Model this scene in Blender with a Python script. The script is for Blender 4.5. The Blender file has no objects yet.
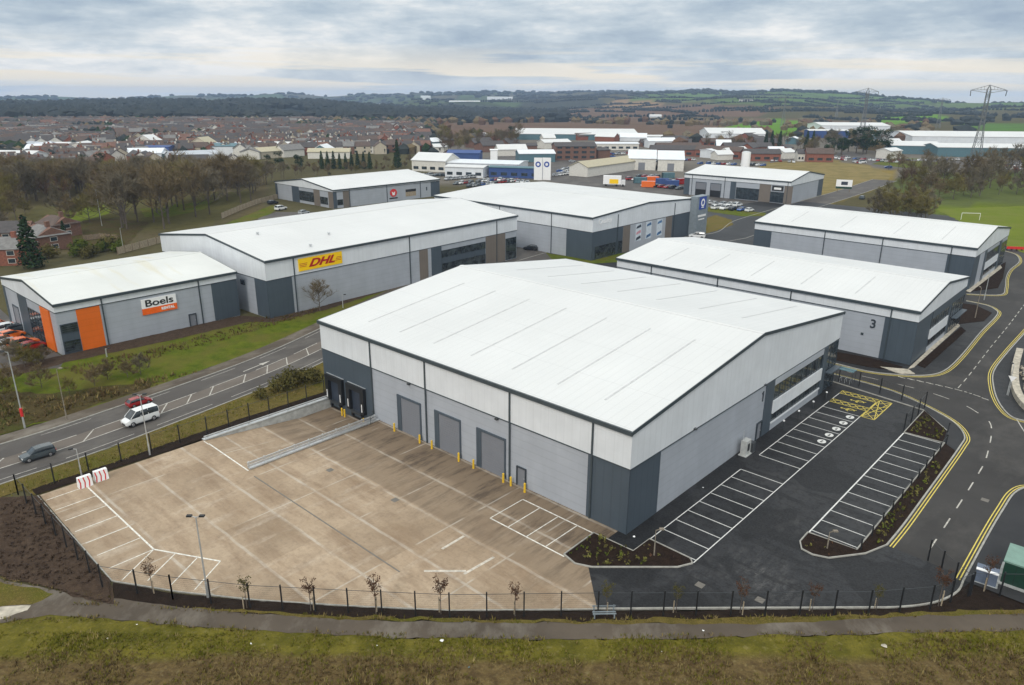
import bpy, bmesh, math, random
SUN_E=1.5; EXPO=-0.06; HAZE=1.05e-4
from mathutils import Vector, Matrix, noise
from mathutils.geometry import tessellate_polygon
R=math.radians; PI=math.pi
random.seed(7)
sc=bpy.context.scene; COL=sc.collection
F_,P_,RO,H=736.,.3275,.0047,40.
# ---------- camera ----------
def ray(u,v):
    cr,sr=math.cos(RO),math.sin(RO); a=u-512;b=v-342.5
    x=(a*cr+b*sr)/F_; y=-(-a*sr+b*cr)/F_
    c,s=math.cos(P_),math.sin(P_); return Vector((x,c+y*s,-s+y*c))
def G(u,v,z=0.):
    d=ray(u,v); t=(z-H)/d.z; return Vector((d.x*t,d.y*t,z))
def px_of(X,Y,Z):
    c,s=math.cos(P_),math.sin(P_);Z=Z-H
    d=Y*c-Z*s
    if d<1: return None
    up=Y*s+Z*c;u=X/d*F_;v=-up/d*F_;cr,sr=math.cos(RO),math.sin(RO)
    return (512+u*cr-v*sr,342.5+u*sr+v*cr)
cam=bpy.data.cameras.new('camera'); co=bpy.data.objects.new('camera',cam); COL.objects.link(co)
cam.sensor_fit='HORIZONTAL'; cam.sensor_width=36; cam.lens=F_/1024*36; cam.clip_start=.5; cam.clip_end=30000
co.matrix_world=Matrix.Translation((0,0,H))@Matrix.Rotation(PI/2-P_,4,'X')@Matrix.Rotation(RO,4,'Z')
sc.camera=co
# ---------- materials ----------
MATS={}
def nt(name):
    m=bpy.data.materials.new(name); m.use_nodes=True; n=m.node_tree; n.nodes.clear()
    o=n.nodes.new('ShaderNodeOutputMaterial'); b=n.nodes.new('ShaderNodeBsdfPrincipled'); n.links.new(b.outputs[0],o.inputs[0])
    MATS[name]=m; return m,n,b,o
def N(n,t,**k):
    x=n.nodes.new('ShaderNode'+t)
    for a,v in k.items():
        if a.startswith('i_'):
            key=a[2:]; key=int(key) if key.isdigit() else key.replace('_',' ')
            x.inputs[key].default_value=v
        else: setattr(x,a,v)
    return x
def mixc(n,fac,a,b,mode='MIX'):
    x=n.nodes.new('ShaderNodeMix'); x.data_type='RGBA'; x.blend_type=mode
    for i,val in ((0,fac),(6,a),(7,b)):
        if hasattr(val,'is_linked') or isinstance(val,bpy.types.NodeSocket): n.links.new(val,x.inputs[i])
        else: x.inputs[i].default_value=val if i==0 else (*val[:3],1)
    return x.outputs[2]
def mth(n,op,a,b=0.,c=None):
    x=n.nodes.new('ShaderNodeMath'); x.operation=op
    for i,val in enumerate((a,b) if c is None else (a,b,c)):
        if isinstance(val,bpy.types.NodeSocket): n.links.new(val,x.inputs[i])
        else: x.inputs[i].default_value=val
    return x.outputs[0]
def ramp(n,fac,stops,interp='LINEAR'):
    x=n.nodes.new('ShaderNodeValToRGB'); x.color_ramp.interpolation=interp; e=x.color_ramp.elements
    while len(e)<len(stops): e.new(.5)
    for i,(p,c) in enumerate(stops):
        e[i].position=p; e[i].color=(c,c,c,1) if not hasattr(c,'__len__') else (*c,1)
    n.links.new(fac,x.inputs[0]); return x.outputs[0]
def noi(n,scale,detail=3,vec=None,sc3=None,rough=.55):
    x=n.nodes.new('ShaderNodeTexNoise'); x.inputs['Scale'].default_value=scale; x.inputs['Detail'].default_value=detail; x.inputs['Roughness'].default_value=rough
    if vec is None: vec=n.nodes.new('ShaderNodeTexCoord').outputs['Object']
    if sc3:
        m=n.nodes.new('ShaderNodeMapping'); m.inputs['Scale'].default_value=sc3; n.links.new(vec,m.inputs[0]); vec=m.outputs[0]
    n.links.new(vec,x.inputs['Vector']); return x.outputs['Fac']
def bump(n,b,h,st=.3,dist=.05):
    x=n.nodes.new('ShaderNodeBump'); x.inputs['Strength'].default_value=st; x.inputs['Distance'].default_value=dist
    n.links.new(h,x.inputs['Height']); n.links.new(x.outputs[0],b.inputs['Normal'])
def simple(name,col,rough=.6,metal=0,var=.12,scale=1.5,spec=.5,sc3=None):
    m,n,b,o=nt(name)
    f=noi(n,scale,4,sc3=sc3)
    c=mixc(n,ramp(n,f,[(.3,0),(.7,1)]),tuple(x*(1-var) for x in col),tuple(min(1,x*(1+var)) for x in col))
    n.links.new(c,b.inputs['Base Color']); b.inputs['Roughness'].default_value=rough; b.inputs['Metallic'].default_value=metal
    b.inputs['Specular IOR Level'].default_value=spec
    return m
def cladding(name,col,axis='v',pitch=.3,st=.25,rough=.45):
    m,n,b,o=nt(name)
    tc=N(n,'TexCoord'); sep=N(n,'SeparateXYZ'); n.links.new(tc.outputs['Object'],sep.inputs[0])
    if axis=='h': coord=sep.outputs[2]
    else: coord=mth(n,'ADD',sep.outputs[0],sep.outputs[1])
    fr=mth(n,'FRACT',mth(n,'DIVIDE',coord,pitch))
    line=ramp(n,fr,[(0,0),(.1,1),(.9,1),(1,0)])
    f=noi(n,.35,4); f2=noi(n,1.2,3,sc3=(1,1,.08))
    c=mixc(n,ramp(n,f,[(.3,0),(.7,1)]),tuple(x*.93 for x in col),tuple(x*1.05 for x in col))
    c=mixc(n,ramp(n,f2,[(.4,.0),(.75,.16)]),c,tuple(x*.7 for x in col))
    pan=mth(n,'FRACT',mth(n,'MULTIPLY',mth(n,'FLOOR',mth(n,'DIVIDE',coord,pitch*3.5)),.618))
    c=mixc(n,mth(n,'MULTIPLY',pan,.07),c,tuple(x*.7 for x in col))
    c=mixc(n,mth(n,'MULTIPLY',mth(n,'SUBTRACT',1,line),st),c,tuple(x*.45 for x in col))
    n.links.new(c,b.inputs['Base Color']); b.inputs['Roughness'].default_value=rough; b.inputs['Metallic'].default_value=.15
    bump(n,b,line,.25,.02)
    return m
cladding('clad_light',(.75,.78,.815),'v',1.0,.10)
cladding('clad_mid',(.42,.45,.50),'h',.9,.16)
cladding('clad_mid_plain',(.45,.48,.53),'v',1.0,.12)
cladding('clad_dark',(.074,.097,.122),'v',1.0,.2)
cladding('clad_brown',(.20,.17,.145),'v',.6,.4)
cladding('orange_panel',(.80,.16,.012),'h',1.0,.12)
simple('fascia',(.045,.06,.07),.4); simple('frame_dark',(.03,.04,.05),.4); simple('black',(.012,.013,.015),.5)
simple('door_grey',(.19,.20,.225),.5,var=.05,scale=.3); simple('galv',(.55,.57,.58),.35,.5); simple('steel_dark',(.04,.045,.05),.45)
simple('yellow',(.75,.48,.03),.5); simple('white_paint',(.78,.78,.75),.5); simple('yard_line',(.68,.66,.60),.7,var=.3,scale=3)
simple('pale_mark',(.52,.47,.40),.8,var=.35,scale=2); simple('park_line',(.64,.64,.62),.7,var=.15,scale=3); simple('road_line',(.42,.40,.36),.7,var=.35,scale=2)
simple('yellow_line',(.62,.50,.10),.7,var=.2,scale=3)
simple('kerb_stone',(.33,.32,.29),.8,var=.2,scale=2); simple('concrete_wall',(.40,.41,.40),.8,var=.2); simple('red',(.62,.03,.03),.4)
simple('sign_yellow',(.95,.60,.0),.4,var=.02); simple('sign_white',(.85,.85,.85),.4,var=.02); simple('sign_blue',(.03,.07,.33),.4); simple('sign_black',(.02,.02,.02),.4)
simple('sign_orange',(.85,.13,.01),.4); simple('sign_red',(.42,.004,.01),.4); simple('timber',(.20,.15,.10),.8,var=.3,scale=3); simple('sage_sign',(.20,.235,.26),.5)
simple('picture_blue',(.06,.16,.33),.5,var=.6,scale=.8); simple('picture_pale',(.6,.66,.72),.5); simple('picture_dark',(.03,.04,.06),.5); simple('pink',(.6,.3,.35),.5)
simple('bark',(.10,.08,.065),.9,var=.3,scale=4); simple('bark_pale',(.22,.19,.15),.9,var=.3,scale=4)
simple('stone',(.42,.38,.31),.9,var=.35,scale=1.5); simple('dark_green',(.008,.042,.026),.5); simple('pale_green',(.16,.27,.225),.5); simple('blue_grey',(.12,.15,.21),.5)
simple('slate',(.065,.058,.058),.8,var=.25,scale=1); simple('slate_pale',(.17,.165,.16),.8,var=.25,scale=1); simple('roof_red',(.155,.08,.057),.8,var=.3,scale=1); simple('roof_brown',(.09,.062,.05),.8,var=.25,scale=1); simple('brick',(.23,.085,.055),.85,var=.3,scale=2)
simple('brick_brown',(.16,.085,.06),.85,var=.25,scale=2); simple('render_white',(.62,.60,.55),.8); simple('render_cream',(.45,.40,.31),.8); simple('shed_teal',(.08,.16,.19),.6); simple('shed_blue',(.03,.07,.22),.6)
simple('tyre',(.015,.015,.016),.8); simple('rim',(.4,.4,.42),.3,.7); simple('lamp_glass',(.7,.7,.68),.2); simple('tail_red',(.4,.01,.01),.3); simple('roof_tan',(.42,.38,.27),.8)
simple('pylon_steel',(.16,.17,.18),.6,.2); simple('number_dark',(.035,.045,.055),.5); simple('timber_pale',(.33,.27,.19),.8,var=.3,scale=3)
simple('drain_iron',(.17,.155,.135),.6,.3); simple('rooflight_line',(.52,.525,.53),.6); simple('signal_white',(.8,.8,.8),.4)
def paint(name,col,r=.25):
    m,n,b,o=nt(name); f=noi(n,3,3); c=mixc(n,f,tuple(x*.9 for x in col),col); n.links.new(c,b.inputs['Base Color'])
    b.inputs['Roughness'].default_value=r; b.inputs['Coat Weight'].default_value=.5
for k,c in dict(car_white=(.75,.76,.76),car_silver=(.38,.40,.42),car_grey=(.06,.075,.085),car_black=(.015,.016,.02),car_red=(.30,.012,.012),car_blue=(.03,.09,.30),car_orange=(.85,.17,.02),car_cream=(.75,.72,.6)).items(): paint(k,c)
def glassm(name,col=(.02,.028,.035),refl=None):
    m,n,b,o=nt(name)
    f=noi(n,.8,4)
    c=mixc(n,ramp(n,f,[(.42,0),(.62,1)]),col,refl or tuple(x*2 for x in col)); n.links.new(c,b.inputs['Base Color'])
    b.inputs['Roughness'].default_value=.08; b.inputs['Specular IOR Level'].default_value=.8
glassm('glass'); glassm('glass_office',(.015,.02,.025),(.06,.075,.08))
# roof
m,n,b,o=nt('roof_white')
tc=N(n,'TexCoord').outputs['Object']
f=noi(n,.08,5); f2=noi(n,.9,6,sc3=(1,.10,1),rough=.7); f3=noi(n,.9,3,sc3=(.05,1,1))
c=mixc(n,ramp(n,f,[(.3,0),(.7,1)]),(.61,.617,.615),(.665,.672,.67)); c=mixc(n,ramp(n,f2,[(.48,0),(.78,.25)]),c,(.56,.56,.55))
sep=N(n,'SeparateXYZ'); n.links.new(tc,sep.inputs[0])
fr=mth(n,'FRACT',mth(n,'MULTIPLY',sep.outputs[0],1.0)); ln=ramp(n,fr,[(0,0),(.08,1),(.92,1),(1,0)])
c=mixc(n,mth(n,'MULTIPLY',mth(n,'SUBTRACT',1,ln),.22),c,(.4,.4,.4))
wp=N(n,'TexWhiteNoise',noise_dimensions='1D'); n.links.new(mth(n,'FLOOR',mth(n,'DIVIDE',sep.outputs[0],3.2)),wp.inputs['W']); c=mixc(n,mth(n,'MULTIPLY',wp.outputs['Value'],.06),c,(.42,.43,.44))
lp=mth(n,'FRACT',mth(n,'DIVIDE',sep.outputs[1],6.6)); c=mixc(n,mth(n,'MULTIPLY',mth(n,'LESS_THAN',lp,.018),.22),c,(.4,.4,.4))
n.links.new(c,b.inputs['Base Color']); b.inputs['Roughness'].default_value=.5; bump(n,b,ln,.2,.03)
m,n,b,o=nt('roof_stained')
f=noi(n,.10,5); f2=noi(n,.35,4,sc3=(1,.1,1)); c=mixc(n,ramp(n,f,[(.35,0),(.7,1)]),(.60,.61,.59),(.68,.69,.67)); c=mixc(n,ramp(n,f2,[(.55,0),(.68,.55)]),c,(.58,.54,.40)); n.links.new(c,b.inputs['Base Color']); b.inputs['Roughness'].default_value=.6
# asphalts
def asphalt(name,a,bb,dust,dustc,rough=.75):
    m,n,b,o=nt(name)
    f=noi(n,.12,6,rough=.65); f1=noi(n,.16,7,sc3=(1,.5,1),rough=.68); g=noi(n,5,5,rough=.8)
    c=mixc(n,ramp(n,f,[(.3,0),(.7,1)]),a,bb); c=mixc(n,ramp(n,f1,[(.50,0),(.70,dust)]),c,dustc)
    if name=='asphalt_new':
        for (cx,cy,rr,am) in ((61.6,3.2,4.6,1.0),(57.8,-1.6,2.6,.6),(64.6,1.2,3.,.7),(60.5,12.,3.,.35)):
            vd=N(n,'VectorMath',operation='DISTANCE'); n.links.new(N(n,'TexCoord').outputs['Object'],vd.inputs[0]); vd.inputs[1].default_value=(cx,cy,0); q_=ramp(n,mth(n,'DIVIDE',vd.outputs['Value'],rr),[(0,1),(1,0)]); q2=ramp(n,noi(n,.8,6,sc3=(1.6,.6,1),rough=.7),[(.46,0),(.64,1)]); c=mixc(n,mth(n,'MULTIPLY',mth(n,'MULTIPLY',q_,q2),am),c,(.15,.145,.14)); pt=noi(n,.07,2); c=mixc(n,ramp(n,pt,[(.52,0),(.525,.35)]),c,tuple(x*.6 for x in a)); c=mixc(n,mth(n,'MULTIPLY',ramp(n,noi(n,.45,5,sc3=(.2,1.6,1),rough=.7),[(.54,0),(.66,.45)]),1.),c,tuple(x*.45 for x in a)); c=mixc(n,ramp(n,g,[(.4,0),(.75,.7)]),c,tuple(x*1.7 for x in bb)); c=mixc(n,ramp(n,noi(n,1.1,5,rough=.7),[(.5,0),(.75,.5)]),c,tuple(x*.55 for x in a))
    n.links.new(c,b.inputs['Base Color']); b.inputs['Roughness'].default_value=rough; b.inputs['Specular IOR Level'].default_value=.25; bump(n,b,g,.3,.02)
asphalt('asphalt_new',(.0085,.009,.0105),(.021,.0215,.0235),.55,(.085,.083,.08),.6)
asphalt('asphalt_road',(.030,.028,.027),(.050,.047,.045),.35,(.13,.12,.11))
asphalt('asphalt_old',(.065,.058,.054),(.10,.091,.084),.5,(.19,.175,.155))
asphalt('asphalt_tan',(.11,.092,.078),(.15,.128,.11),.5,(.21,.185,.16))
asphalt('footpath',(.065,.052,.040),(.115,.092,.07),.7,(.25,.225,.19),.9)
asphalt('paving',(.022,.023,.026),(.04,.04,.042),.2,(.08,.08,.078))
# concrete yard: slabs in the local (s,t) frame
m,n,b,o=nt('concrete_yard')
tc=N(n,'TexCoord').outputs['Object']; sep=N(n,'SeparateXYZ'); n.links.new(tc,sep.inputs[0]); S_,T_=sep.outputs[0],sep.outputs[1]
tw=noi(n,.35,2); Tj=mth(n,'ADD',T_,mth(n,'MULTIPLY',tw,.25))
jt=mth(n,'ABSOLUTE',mth(n,'SUBTRACT',mth(n,'FRACT',mth(n,'DIVIDE',mth(n,'ADD',Tj,.12),5.15)),.5))   # .5 at joints
js=mth(n,'ABSOLUTE',mth(n,'SUBTRACT',mth(n,'FRACT',mth(n,'DIVIDE',mth(n,'ADD',S_,1.5),7.6)),.5))
f=noi(n,.09,6,rough=.6); f2=noi(n,.55,6,sc3=(.25,1,1),rough=.7); f3=noi(n,2.5,5,rough=.7); f4=noi(n,.5,5,sc3=(1,.22,1),rough=.65)
idx=mth(n,'ADD',mth(n,'MULTIPLY',mth(n,'FLOOR',mth(n,'DIVIDE',mth(n,'ADD',Tj,.12),5.15)),7.13),mth(n,'MULTIPLY',mth(n,'FLOOR',mth(n,'DIVIDE',mth(n,'ADD',S_,1.5),7.6)),3.37))
wn=N(n,'TexWhiteNoise',noise_dimensions='1D'); n.links.new(idx,wn.inputs['W'])
c=mixc(n,wn.outputs['Value'],(.25,.180,.115),(.39,.292,.198))
c=mixc(n,ramp(n,f,[(.42,0),(.62,.6)]),c,(.455,.352,.248))
c=mixc(n,ramp(n,f2,[(.47,0),(.68,.85)]),c,(.23,.155,.095))
c=mixc(n,ramp(n,f4,[(.55,0),(.72,.5)]),c,(.56,.48,.39))
c=mixc(n,ramp(n,f3,[(.48,0),(.75,.6)]),c,(.20,.145,.095))
# damp, trafficked strip along the wall
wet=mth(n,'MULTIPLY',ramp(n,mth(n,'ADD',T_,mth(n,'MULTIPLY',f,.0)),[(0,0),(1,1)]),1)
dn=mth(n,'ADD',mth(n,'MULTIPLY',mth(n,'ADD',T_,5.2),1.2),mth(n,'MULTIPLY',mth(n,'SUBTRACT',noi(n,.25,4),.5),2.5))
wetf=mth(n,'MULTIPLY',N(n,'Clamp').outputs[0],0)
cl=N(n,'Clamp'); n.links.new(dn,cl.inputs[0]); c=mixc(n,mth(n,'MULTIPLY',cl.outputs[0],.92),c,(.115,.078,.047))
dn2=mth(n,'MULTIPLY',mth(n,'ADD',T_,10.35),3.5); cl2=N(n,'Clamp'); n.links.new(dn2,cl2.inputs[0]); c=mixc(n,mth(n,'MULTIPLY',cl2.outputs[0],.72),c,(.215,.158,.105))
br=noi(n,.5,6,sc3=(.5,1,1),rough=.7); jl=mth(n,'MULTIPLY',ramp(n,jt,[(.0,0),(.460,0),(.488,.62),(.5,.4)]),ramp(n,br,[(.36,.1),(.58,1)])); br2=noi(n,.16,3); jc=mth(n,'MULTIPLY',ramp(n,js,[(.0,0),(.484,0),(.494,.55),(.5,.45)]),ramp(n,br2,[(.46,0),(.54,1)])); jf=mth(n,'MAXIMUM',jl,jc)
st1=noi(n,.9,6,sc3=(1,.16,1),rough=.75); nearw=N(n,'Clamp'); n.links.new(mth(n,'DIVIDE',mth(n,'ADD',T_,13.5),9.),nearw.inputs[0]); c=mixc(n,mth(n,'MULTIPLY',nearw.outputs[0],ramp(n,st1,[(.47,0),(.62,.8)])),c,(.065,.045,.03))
c=mixc(n,jf,c,(.52,.475,.41))
bl_=noi(n,.28,7,rough=.75); c=mixc(n,ramp(n,bl_,[(.50,0),(.66,.5)]),c,(.20,.14,.09)); n.links.new(c,b.inputs['Base Color']); b.inputs['Roughness'].default_value=.85; bump(n,b,f3,.2,.03)
# soils
def soilm(name,a,bb,gr=None):
    m,n,b,o=nt(name); f=noi(n,1.2,6,rough=.75); f2=noi(n,.2,4); g=noi(n,9,4,rough=.8)
    c=mixc(n,ramp(n,f,[(.35,0),(.7,1)]),a,bb)
    if gr: c=mixc(n,ramp(n,f2,[(.5,0),(.65,.8)]),c,gr)
    c=mixc(n,ramp(n,g,[(.5,0),(.75,.6)]),c,tuple(min(1,x*2.2) for x in bb))
    n.links.new(c,b.inputs['Base Color']); b.inputs['Roughness'].default_value=.95; b.inputs['Specular IOR Level'].default_value=.1; bump(n,b,g,.8,.15)
soilm('soil_dark',(.014,.009,.007),(.030,.020,.014)); soilm('soil_brown',(.038,.025,.018),(.085,.058,.04)); soilm('mulch',(.014,.009,.007),(.032,.020,.014))
soilm('scrub',(.035,.028,.010),(.095,.07,.028),(.05,.06,.010)); soilm('rough_verge',(.085,.068,.016),(.165,.125,.038),(.085,.09,.010))
# grass
def grassm(name,a,bb,c3,sc=.5):
    m,n,b,o=nt(name); f=noi(n,sc,6,rough=.7); f2=noi(n,.12,5); g=noi(n,7,5,rough=.8)
    c=mixc(n,ramp(n,f,[(.35,0),(.65,1)]),a,bb); c=mixc(n,ramp(n,f2,[(.45,0),(.6,.8)]),c,c3); c=mixc(n,ramp(n,g,[(.4,0),(.75,.5)]),c,tuple(x*.35 for x in a))
    n.links.new(c,b.inputs['Base Color']); b.inputs['Roughness'].default_value=.95; b.inputs['Specular IOR Level'].default_value=.1; bump(n,b,g,.8,.12)
grassm('grass_green',(.062,.092,.006),(.125,.145,.012),(.13,.115,.025)); grassm('grass_field',(.125,.165,.012),(.155,.19,.018),(.16,.18,.03),.1)
grassm('grass_straw',(.21,.17,.06),(.27,.20,.085),(.17,.14,.05),.3)
# foreground meadow: green near the path, brown towards the camera
m,n,b,o=nt('meadow')
tc=N(n,'TexCoord').outputs['Object']; sep=N(n,'SeparateXYZ'); n.links.new(tc,sep.inputs[0])
f=noi(n,.35,6,rough=.7); f2=noi(n,.12,4,sc3=(.5,1,1)); g=noi(n,5,5,rough=.8); g2=noi(n,1.3,5,rough=.7)
gr=mixc(n,ramp(n,f,[(.38,0),(.62,1)]),(.085,.080,.010),(.175,.15,.024)); brn=mixc(n,ramp(n,g2,[(.38,0),(.62,1)]),(.085,.055,.026),(.17,.12,.05))
yy=mth(n,'ADD',mth(n,'MULTIPLY',mth(n,'SUBTRACT',44.9,sep.outputs[1]),1.1),mth(n,'MULTIPLY',mth(n,'SUBTRACT',f2,.5),5.0)); cl=N(n,'Clamp'); n.links.new(yy,cl.inputs[0])
c=mixc(n,cl.outputs[0],gr,brn); c=mixc(n,ramp(n,g,[(.42,0),(.7,.55)]),c,(.05,.042,.015)); c=mixc(n,ramp(n,noi(n,2.2,4),[(.58,0),(.7,.35)]),c,(.26,.22,.11))
n.links.new(c,b.inputs['Base Color']); b.inputs['Roughness'].default_value=.95; b.inputs['Specular IOR Level'].default_value=.1; bump(n,b,g,.8,.12)
# terrain (vertex 'cover' albedo + field mosaic far away)
m,n,b,o=nt('terrain')
at=N(n,'Attribute',attribute_name='cover'); tc=N(n,'TexCoord').outputs['Object']
f=noi(n,.02,6,rough=.7); g=noi(n,.3,5,rough=.75); g3=noi(n,.005,4)
vo=N(n,'TexVoronoi',feature='F1'); vo.inputs['Scale'].default_value=1/210; 
mp=N(n,'Mapping'); mp.inputs['Scale'].default_value=(1,.55,1); mp.inputs['Rotation'].default_value=(0,0,.4); n.links.new(tc,mp.inputs[0]); n.links.new(mp.outputs[0],vo.inputs[0])
ve=N(n,'TexVoronoi',feature='DISTANCE_TO_EDGE'); ve.inputs['Scale'].default_value=1/210; n.links.new(mp.outputs[0],ve.inputs[0])
sepc=N(n,'SeparateColor'); n.links.new(vo.outputs['Color'],sepc.inputs[0])
fieldc=ramp(n,sepc.outputs[0],[(.0,(.10,.17,.035)),(.3,(.13,.15,.05)),(.5,(.16,.12,.075)),(.7,(.09,.13,.04)),(.9,(.045,.05,.03))],'CONSTANT')
fa=N(n,'Attribute',attribute_name='field')
c=mixc(n,mth(n,'MULTIPLY',fa.outputs['Fac'],.6),at.outputs['Color'],fieldc)
edge=ramp(n,ve.outputs['Distance'],[(0,1),(.03,1),(.05,0)]); c=mixc(n,mth(n,'MULTIPLY',mth(n,'MULTIPLY',edge,fa.outputs['Fac']),.8),c,(.03,.035,.02))
c=mixc(n,ramp(n,f,[(.45,0),(.75,.4)]),c,(.05,.045,.03)); c=mixc(n,ramp(n,g,[(.5,0),(.75,.5)]),c,(.035,.03,.018))
n.links.new(c,b.inputs['Base Color']); b.inputs['Roughness'].default_value=1; b.inputs['Specular IOR Level'].default_value=0
def leafm(name,a,bb,sc=.6):
    m,n,b,o=nt(name); f=noi(n,sc,4); oi=N(n,'ObjectInfo')
    c=mixc(n,ramp(n,f,[(.35,0),(.65,1)]),a,bb); c=mixc(n,mth(n,'MULTIPLY',oi.outputs['Random'],.5),c,tuple(x*.55 for x in a))
    n.links.new(c,b.inputs['Base Color']); b.inputs['Roughness'].default_value=.9; b.inputs['Specular IOR Level'].default_value=.1
leafm('twig_brown',(.14,.105,.055),(.21,.16,.09)); leafm('twig_grey',(.145,.12,.08),(.21,.18,.125)); leafm('twig_red',(.12,.07,.045),(.17,.105,.07)); leafm('twig_olive',(.15,.125,.04),(.21,.18,.06))
leafm('needle',(.018,.036,.016),(.035,.06,.022)); leafm('leaf_green',(.06,.085,.012),(.13,.15,.022)); leafm('leaf_olive',(.075,.07,.018),(.14,.115,.04)); leafm('leaf_russet',(.085,.042,.025),(.13,.07,.04))
leafm('blade_green',(.125,.128,.012),(.19,.175,.024),.3); leafm('blade_straw',(.22,.165,.06),(.32,.25,.11),.3); leafm('blade_brown',(.11,.072,.032),(.19,.135,.062),.3); leafm('plant_yellow',(.12,.12,.03),(.2,.18,.06))
leafm('far_wood',(.026,.034,.036),(.052,.058,.052),.02)  # blue of distance haze put into the tree colour
# mesh fence panel
m,n,b,o=nt('wire_mesh')
tc=N(n,'TexCoord').outputs['Object']; sep=N(n,'SeparateXYZ'); n.links.new(tc,sep.inputs[0])
z=mth(n,'LESS_THAN',mth(n,'FRACT',mth(n,'DIVIDE',sep.outputs[2],.2)),.03); x=mth(n,'LESS_THAN',mth(n,'FRACT',mth(n,'DIVIDE',mth(n,'ADD',sep.outputs[0],sep.outputs[1]),.05)),.05)
b.inputs['Base Color'].default_value=(.015,.02,.02,1); al=mth(n,'MAXIMUM',x,z); n.links.new(al,b.inputs['Alpha'])
# ---------- mesh helpers ----------
class MB:
    def __init__(s): s.v=[];s.f=[];s.m=[];s.mats=[]
    def mi(s,mat):
        if mat not in s.mats: s.mats.append(mat)
        return s.mats.index(mat)
    def add(s,vs,fs,mat=None):
        k=len(s.v); s.v+= [tuple(v) for v in vs]; s.f+=[tuple(i+k for i in f) for f in fs]; s.m+=[s.mi(mat)]*len(fs); return s
    def box(s,x0,x1,y0,y1,z0,z1,mat=None):
        return s.add([(x0,y0,z0),(x1,y0,z0),(x1,y1,z0),(x0,y1,z0),(x0,y0,z1),(x1,y0,z1),(x1,y1,z1),(x0,y1,z1)],[(0,3,2,1),(4,5,6,7),(0,1,5,4),(1,2,6,5),(2,3,7,6),(3,0,4,7)],mat)
    def beam(s,a,b_,w,h=None,mat=None):
        a=Vector(a);b_=Vector(b_);h=h or w; d=(b_-a)
        if d.length<1e-5: return s
        d.normalize(); up=Vector((0,0,1)) if abs(d.z)<.95 else Vector((0,1,0)); x=d.cross(up).normalized()*w/2; y=x.cross(d).normalized()*h/2
        return s.add([a-x-y,a+x-y,a+x+y,a-x+y,b_-x-y,b_+x-y,b_+x+y,b_-x+y],[(0,1,2,3),(7,6,5,4),(0,4,5,1),(1,5,6,2),(2,6,7,3),(3,7,4,0)],mat)
    def tube(s,a,b_,r0,r1,n=6,mat=None,cap=True):
        a=Vector(a);b_=Vector(b_);d=(b_-a)
        if d.length<1e-6: return s
        d.normalize(); up=Vector((0,0,1)) if abs(d.z)<.9 else Vector((1,0,0)); x=d.cross(up).normalized(); y=x.cross(d)
        vs=[a+(x*math.cos(2*PI*i/n)+y*math.sin(2*PI*i/n))*r0 for i in range(n)]+[b_+(x*math.cos(2*PI*i/n)+y*math.sin(2*PI*i/n))*r1 for i in range(n)]
        fs=[(i,(i+1)%n,(i+1)%n+n,i+n) for i in range(n)]
        if cap: fs+=[tuple(range(n-1,-1,-1)),tuple(range(n,2*n))]
        return s.add(vs,fs,mat)
    def poly(s,pts,z=0,mat=None):
        vs=[Vector((p[0],p[1],p[2] if len(p)>2 else z)) for p in pts]
        tr=tessellate_polygon([vs]); out=[]
        for t in tr:
            a,b_,c=[vs[i] for i in t]
            out.append(t if (b_-a).cross(c-a).z>0 else t[::-1])
        return s.add(vs,out,mat)
    def slab(s,pts,z0,z1,mat=None):
        s.poly([(p[0],p[1]) for p in pts],z1,mat); n=len(pts)
        ar=sum(pts[i][0]*pts[(i+1)%n][1]-pts[(i+1)%n][0]*pts[i][1] for i in range(n))
        q=list(pts) if ar>0 else list(pts)[::-1]
        vs=[(p[0],p[1],z0) for p in q]+[(p[0],p[1],z1) for p in q]
        return s.add(vs,[(i,(i+1)%n,(i+1)%n+n,i+n) for i in range(n)],mat)
    def prism(s,prof,y0,y1,mat=None,axis='x'):
        # profile list of (a,z), extruded along the other horizontal axis
        n=len(prof)
        def P(a,z,t): return (a,t,z) if axis=='y' else (t,a,z)
        vs=[P(a,z,y0) for a,z in prof]+[P(a,z,y1) for a,z in prof]
        return s.add(vs,[tuple(range(n)),tuple(range(2*n-1,n-1,-1))]+[(i,i+n,(i+1)%n+n,(i+1)%n) for i in range(n)],mat)
    def mesh(s,name,fix=False):
        me=bpy.data.meshes.new(name); me.from_pydata(s.v,[],s.f)
        for m in s.mats: me.materials.append(MATS[m] if m else None)
        me.polygons.foreach_set('material_index',s.m)
        if fix:
            bm=bmesh.new(); bm.from_mesh(me); bmesh.ops.recalc_face_normals(bm,faces=bm.faces); bm.to_mesh(me); bm.free()
        me.update(); return me
    def build(s,name,parent=None,fix=True,smooth=False):
        me=s.mesh(name,fix)
        if smooth: me.polygons.foreach_set('use_smooth',[True]*len(me.polygons))
        o=bpy.data.objects.new(name,me); COL.objects.link(o)
        if parent: o.parent=parent
        return o
def tag(o,label,cat,group=None):
    o['label']=label; o['category']=cat
    if group: o['group']=group
    return o
def empty(name,loc=(0,0,0),rz=0,label=None,cat=None,group=None):
    o=bpy.data.objects.new(name,None); COL.objects.link(o); o.location=loc; o.rotation_euler=(0,0,rz); o.empty_display_size=.5
    if label: tag(o,label,cat,group)
    return o
def struct(o,kind='structure'): o['kind']=kind; return o
def copy_tree(o,loc=None,rz=None,scale=None,label=None,group=None,parent=None):
    c=o.copy(); COL.objects.link(c); c.parent=parent
    if loc is not None: c.location=loc
    if rz is not None: c.rotation_euler=(0,0,rz)
    if scale is not None: c.scale=(scale,)*3 if not hasattr(scale,'__len__') else scale
    if label: c['label']=label
    if group: c['group']=group
    for ch in list(o.children): copy_tree(ch,parent=c)
    return c
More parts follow.
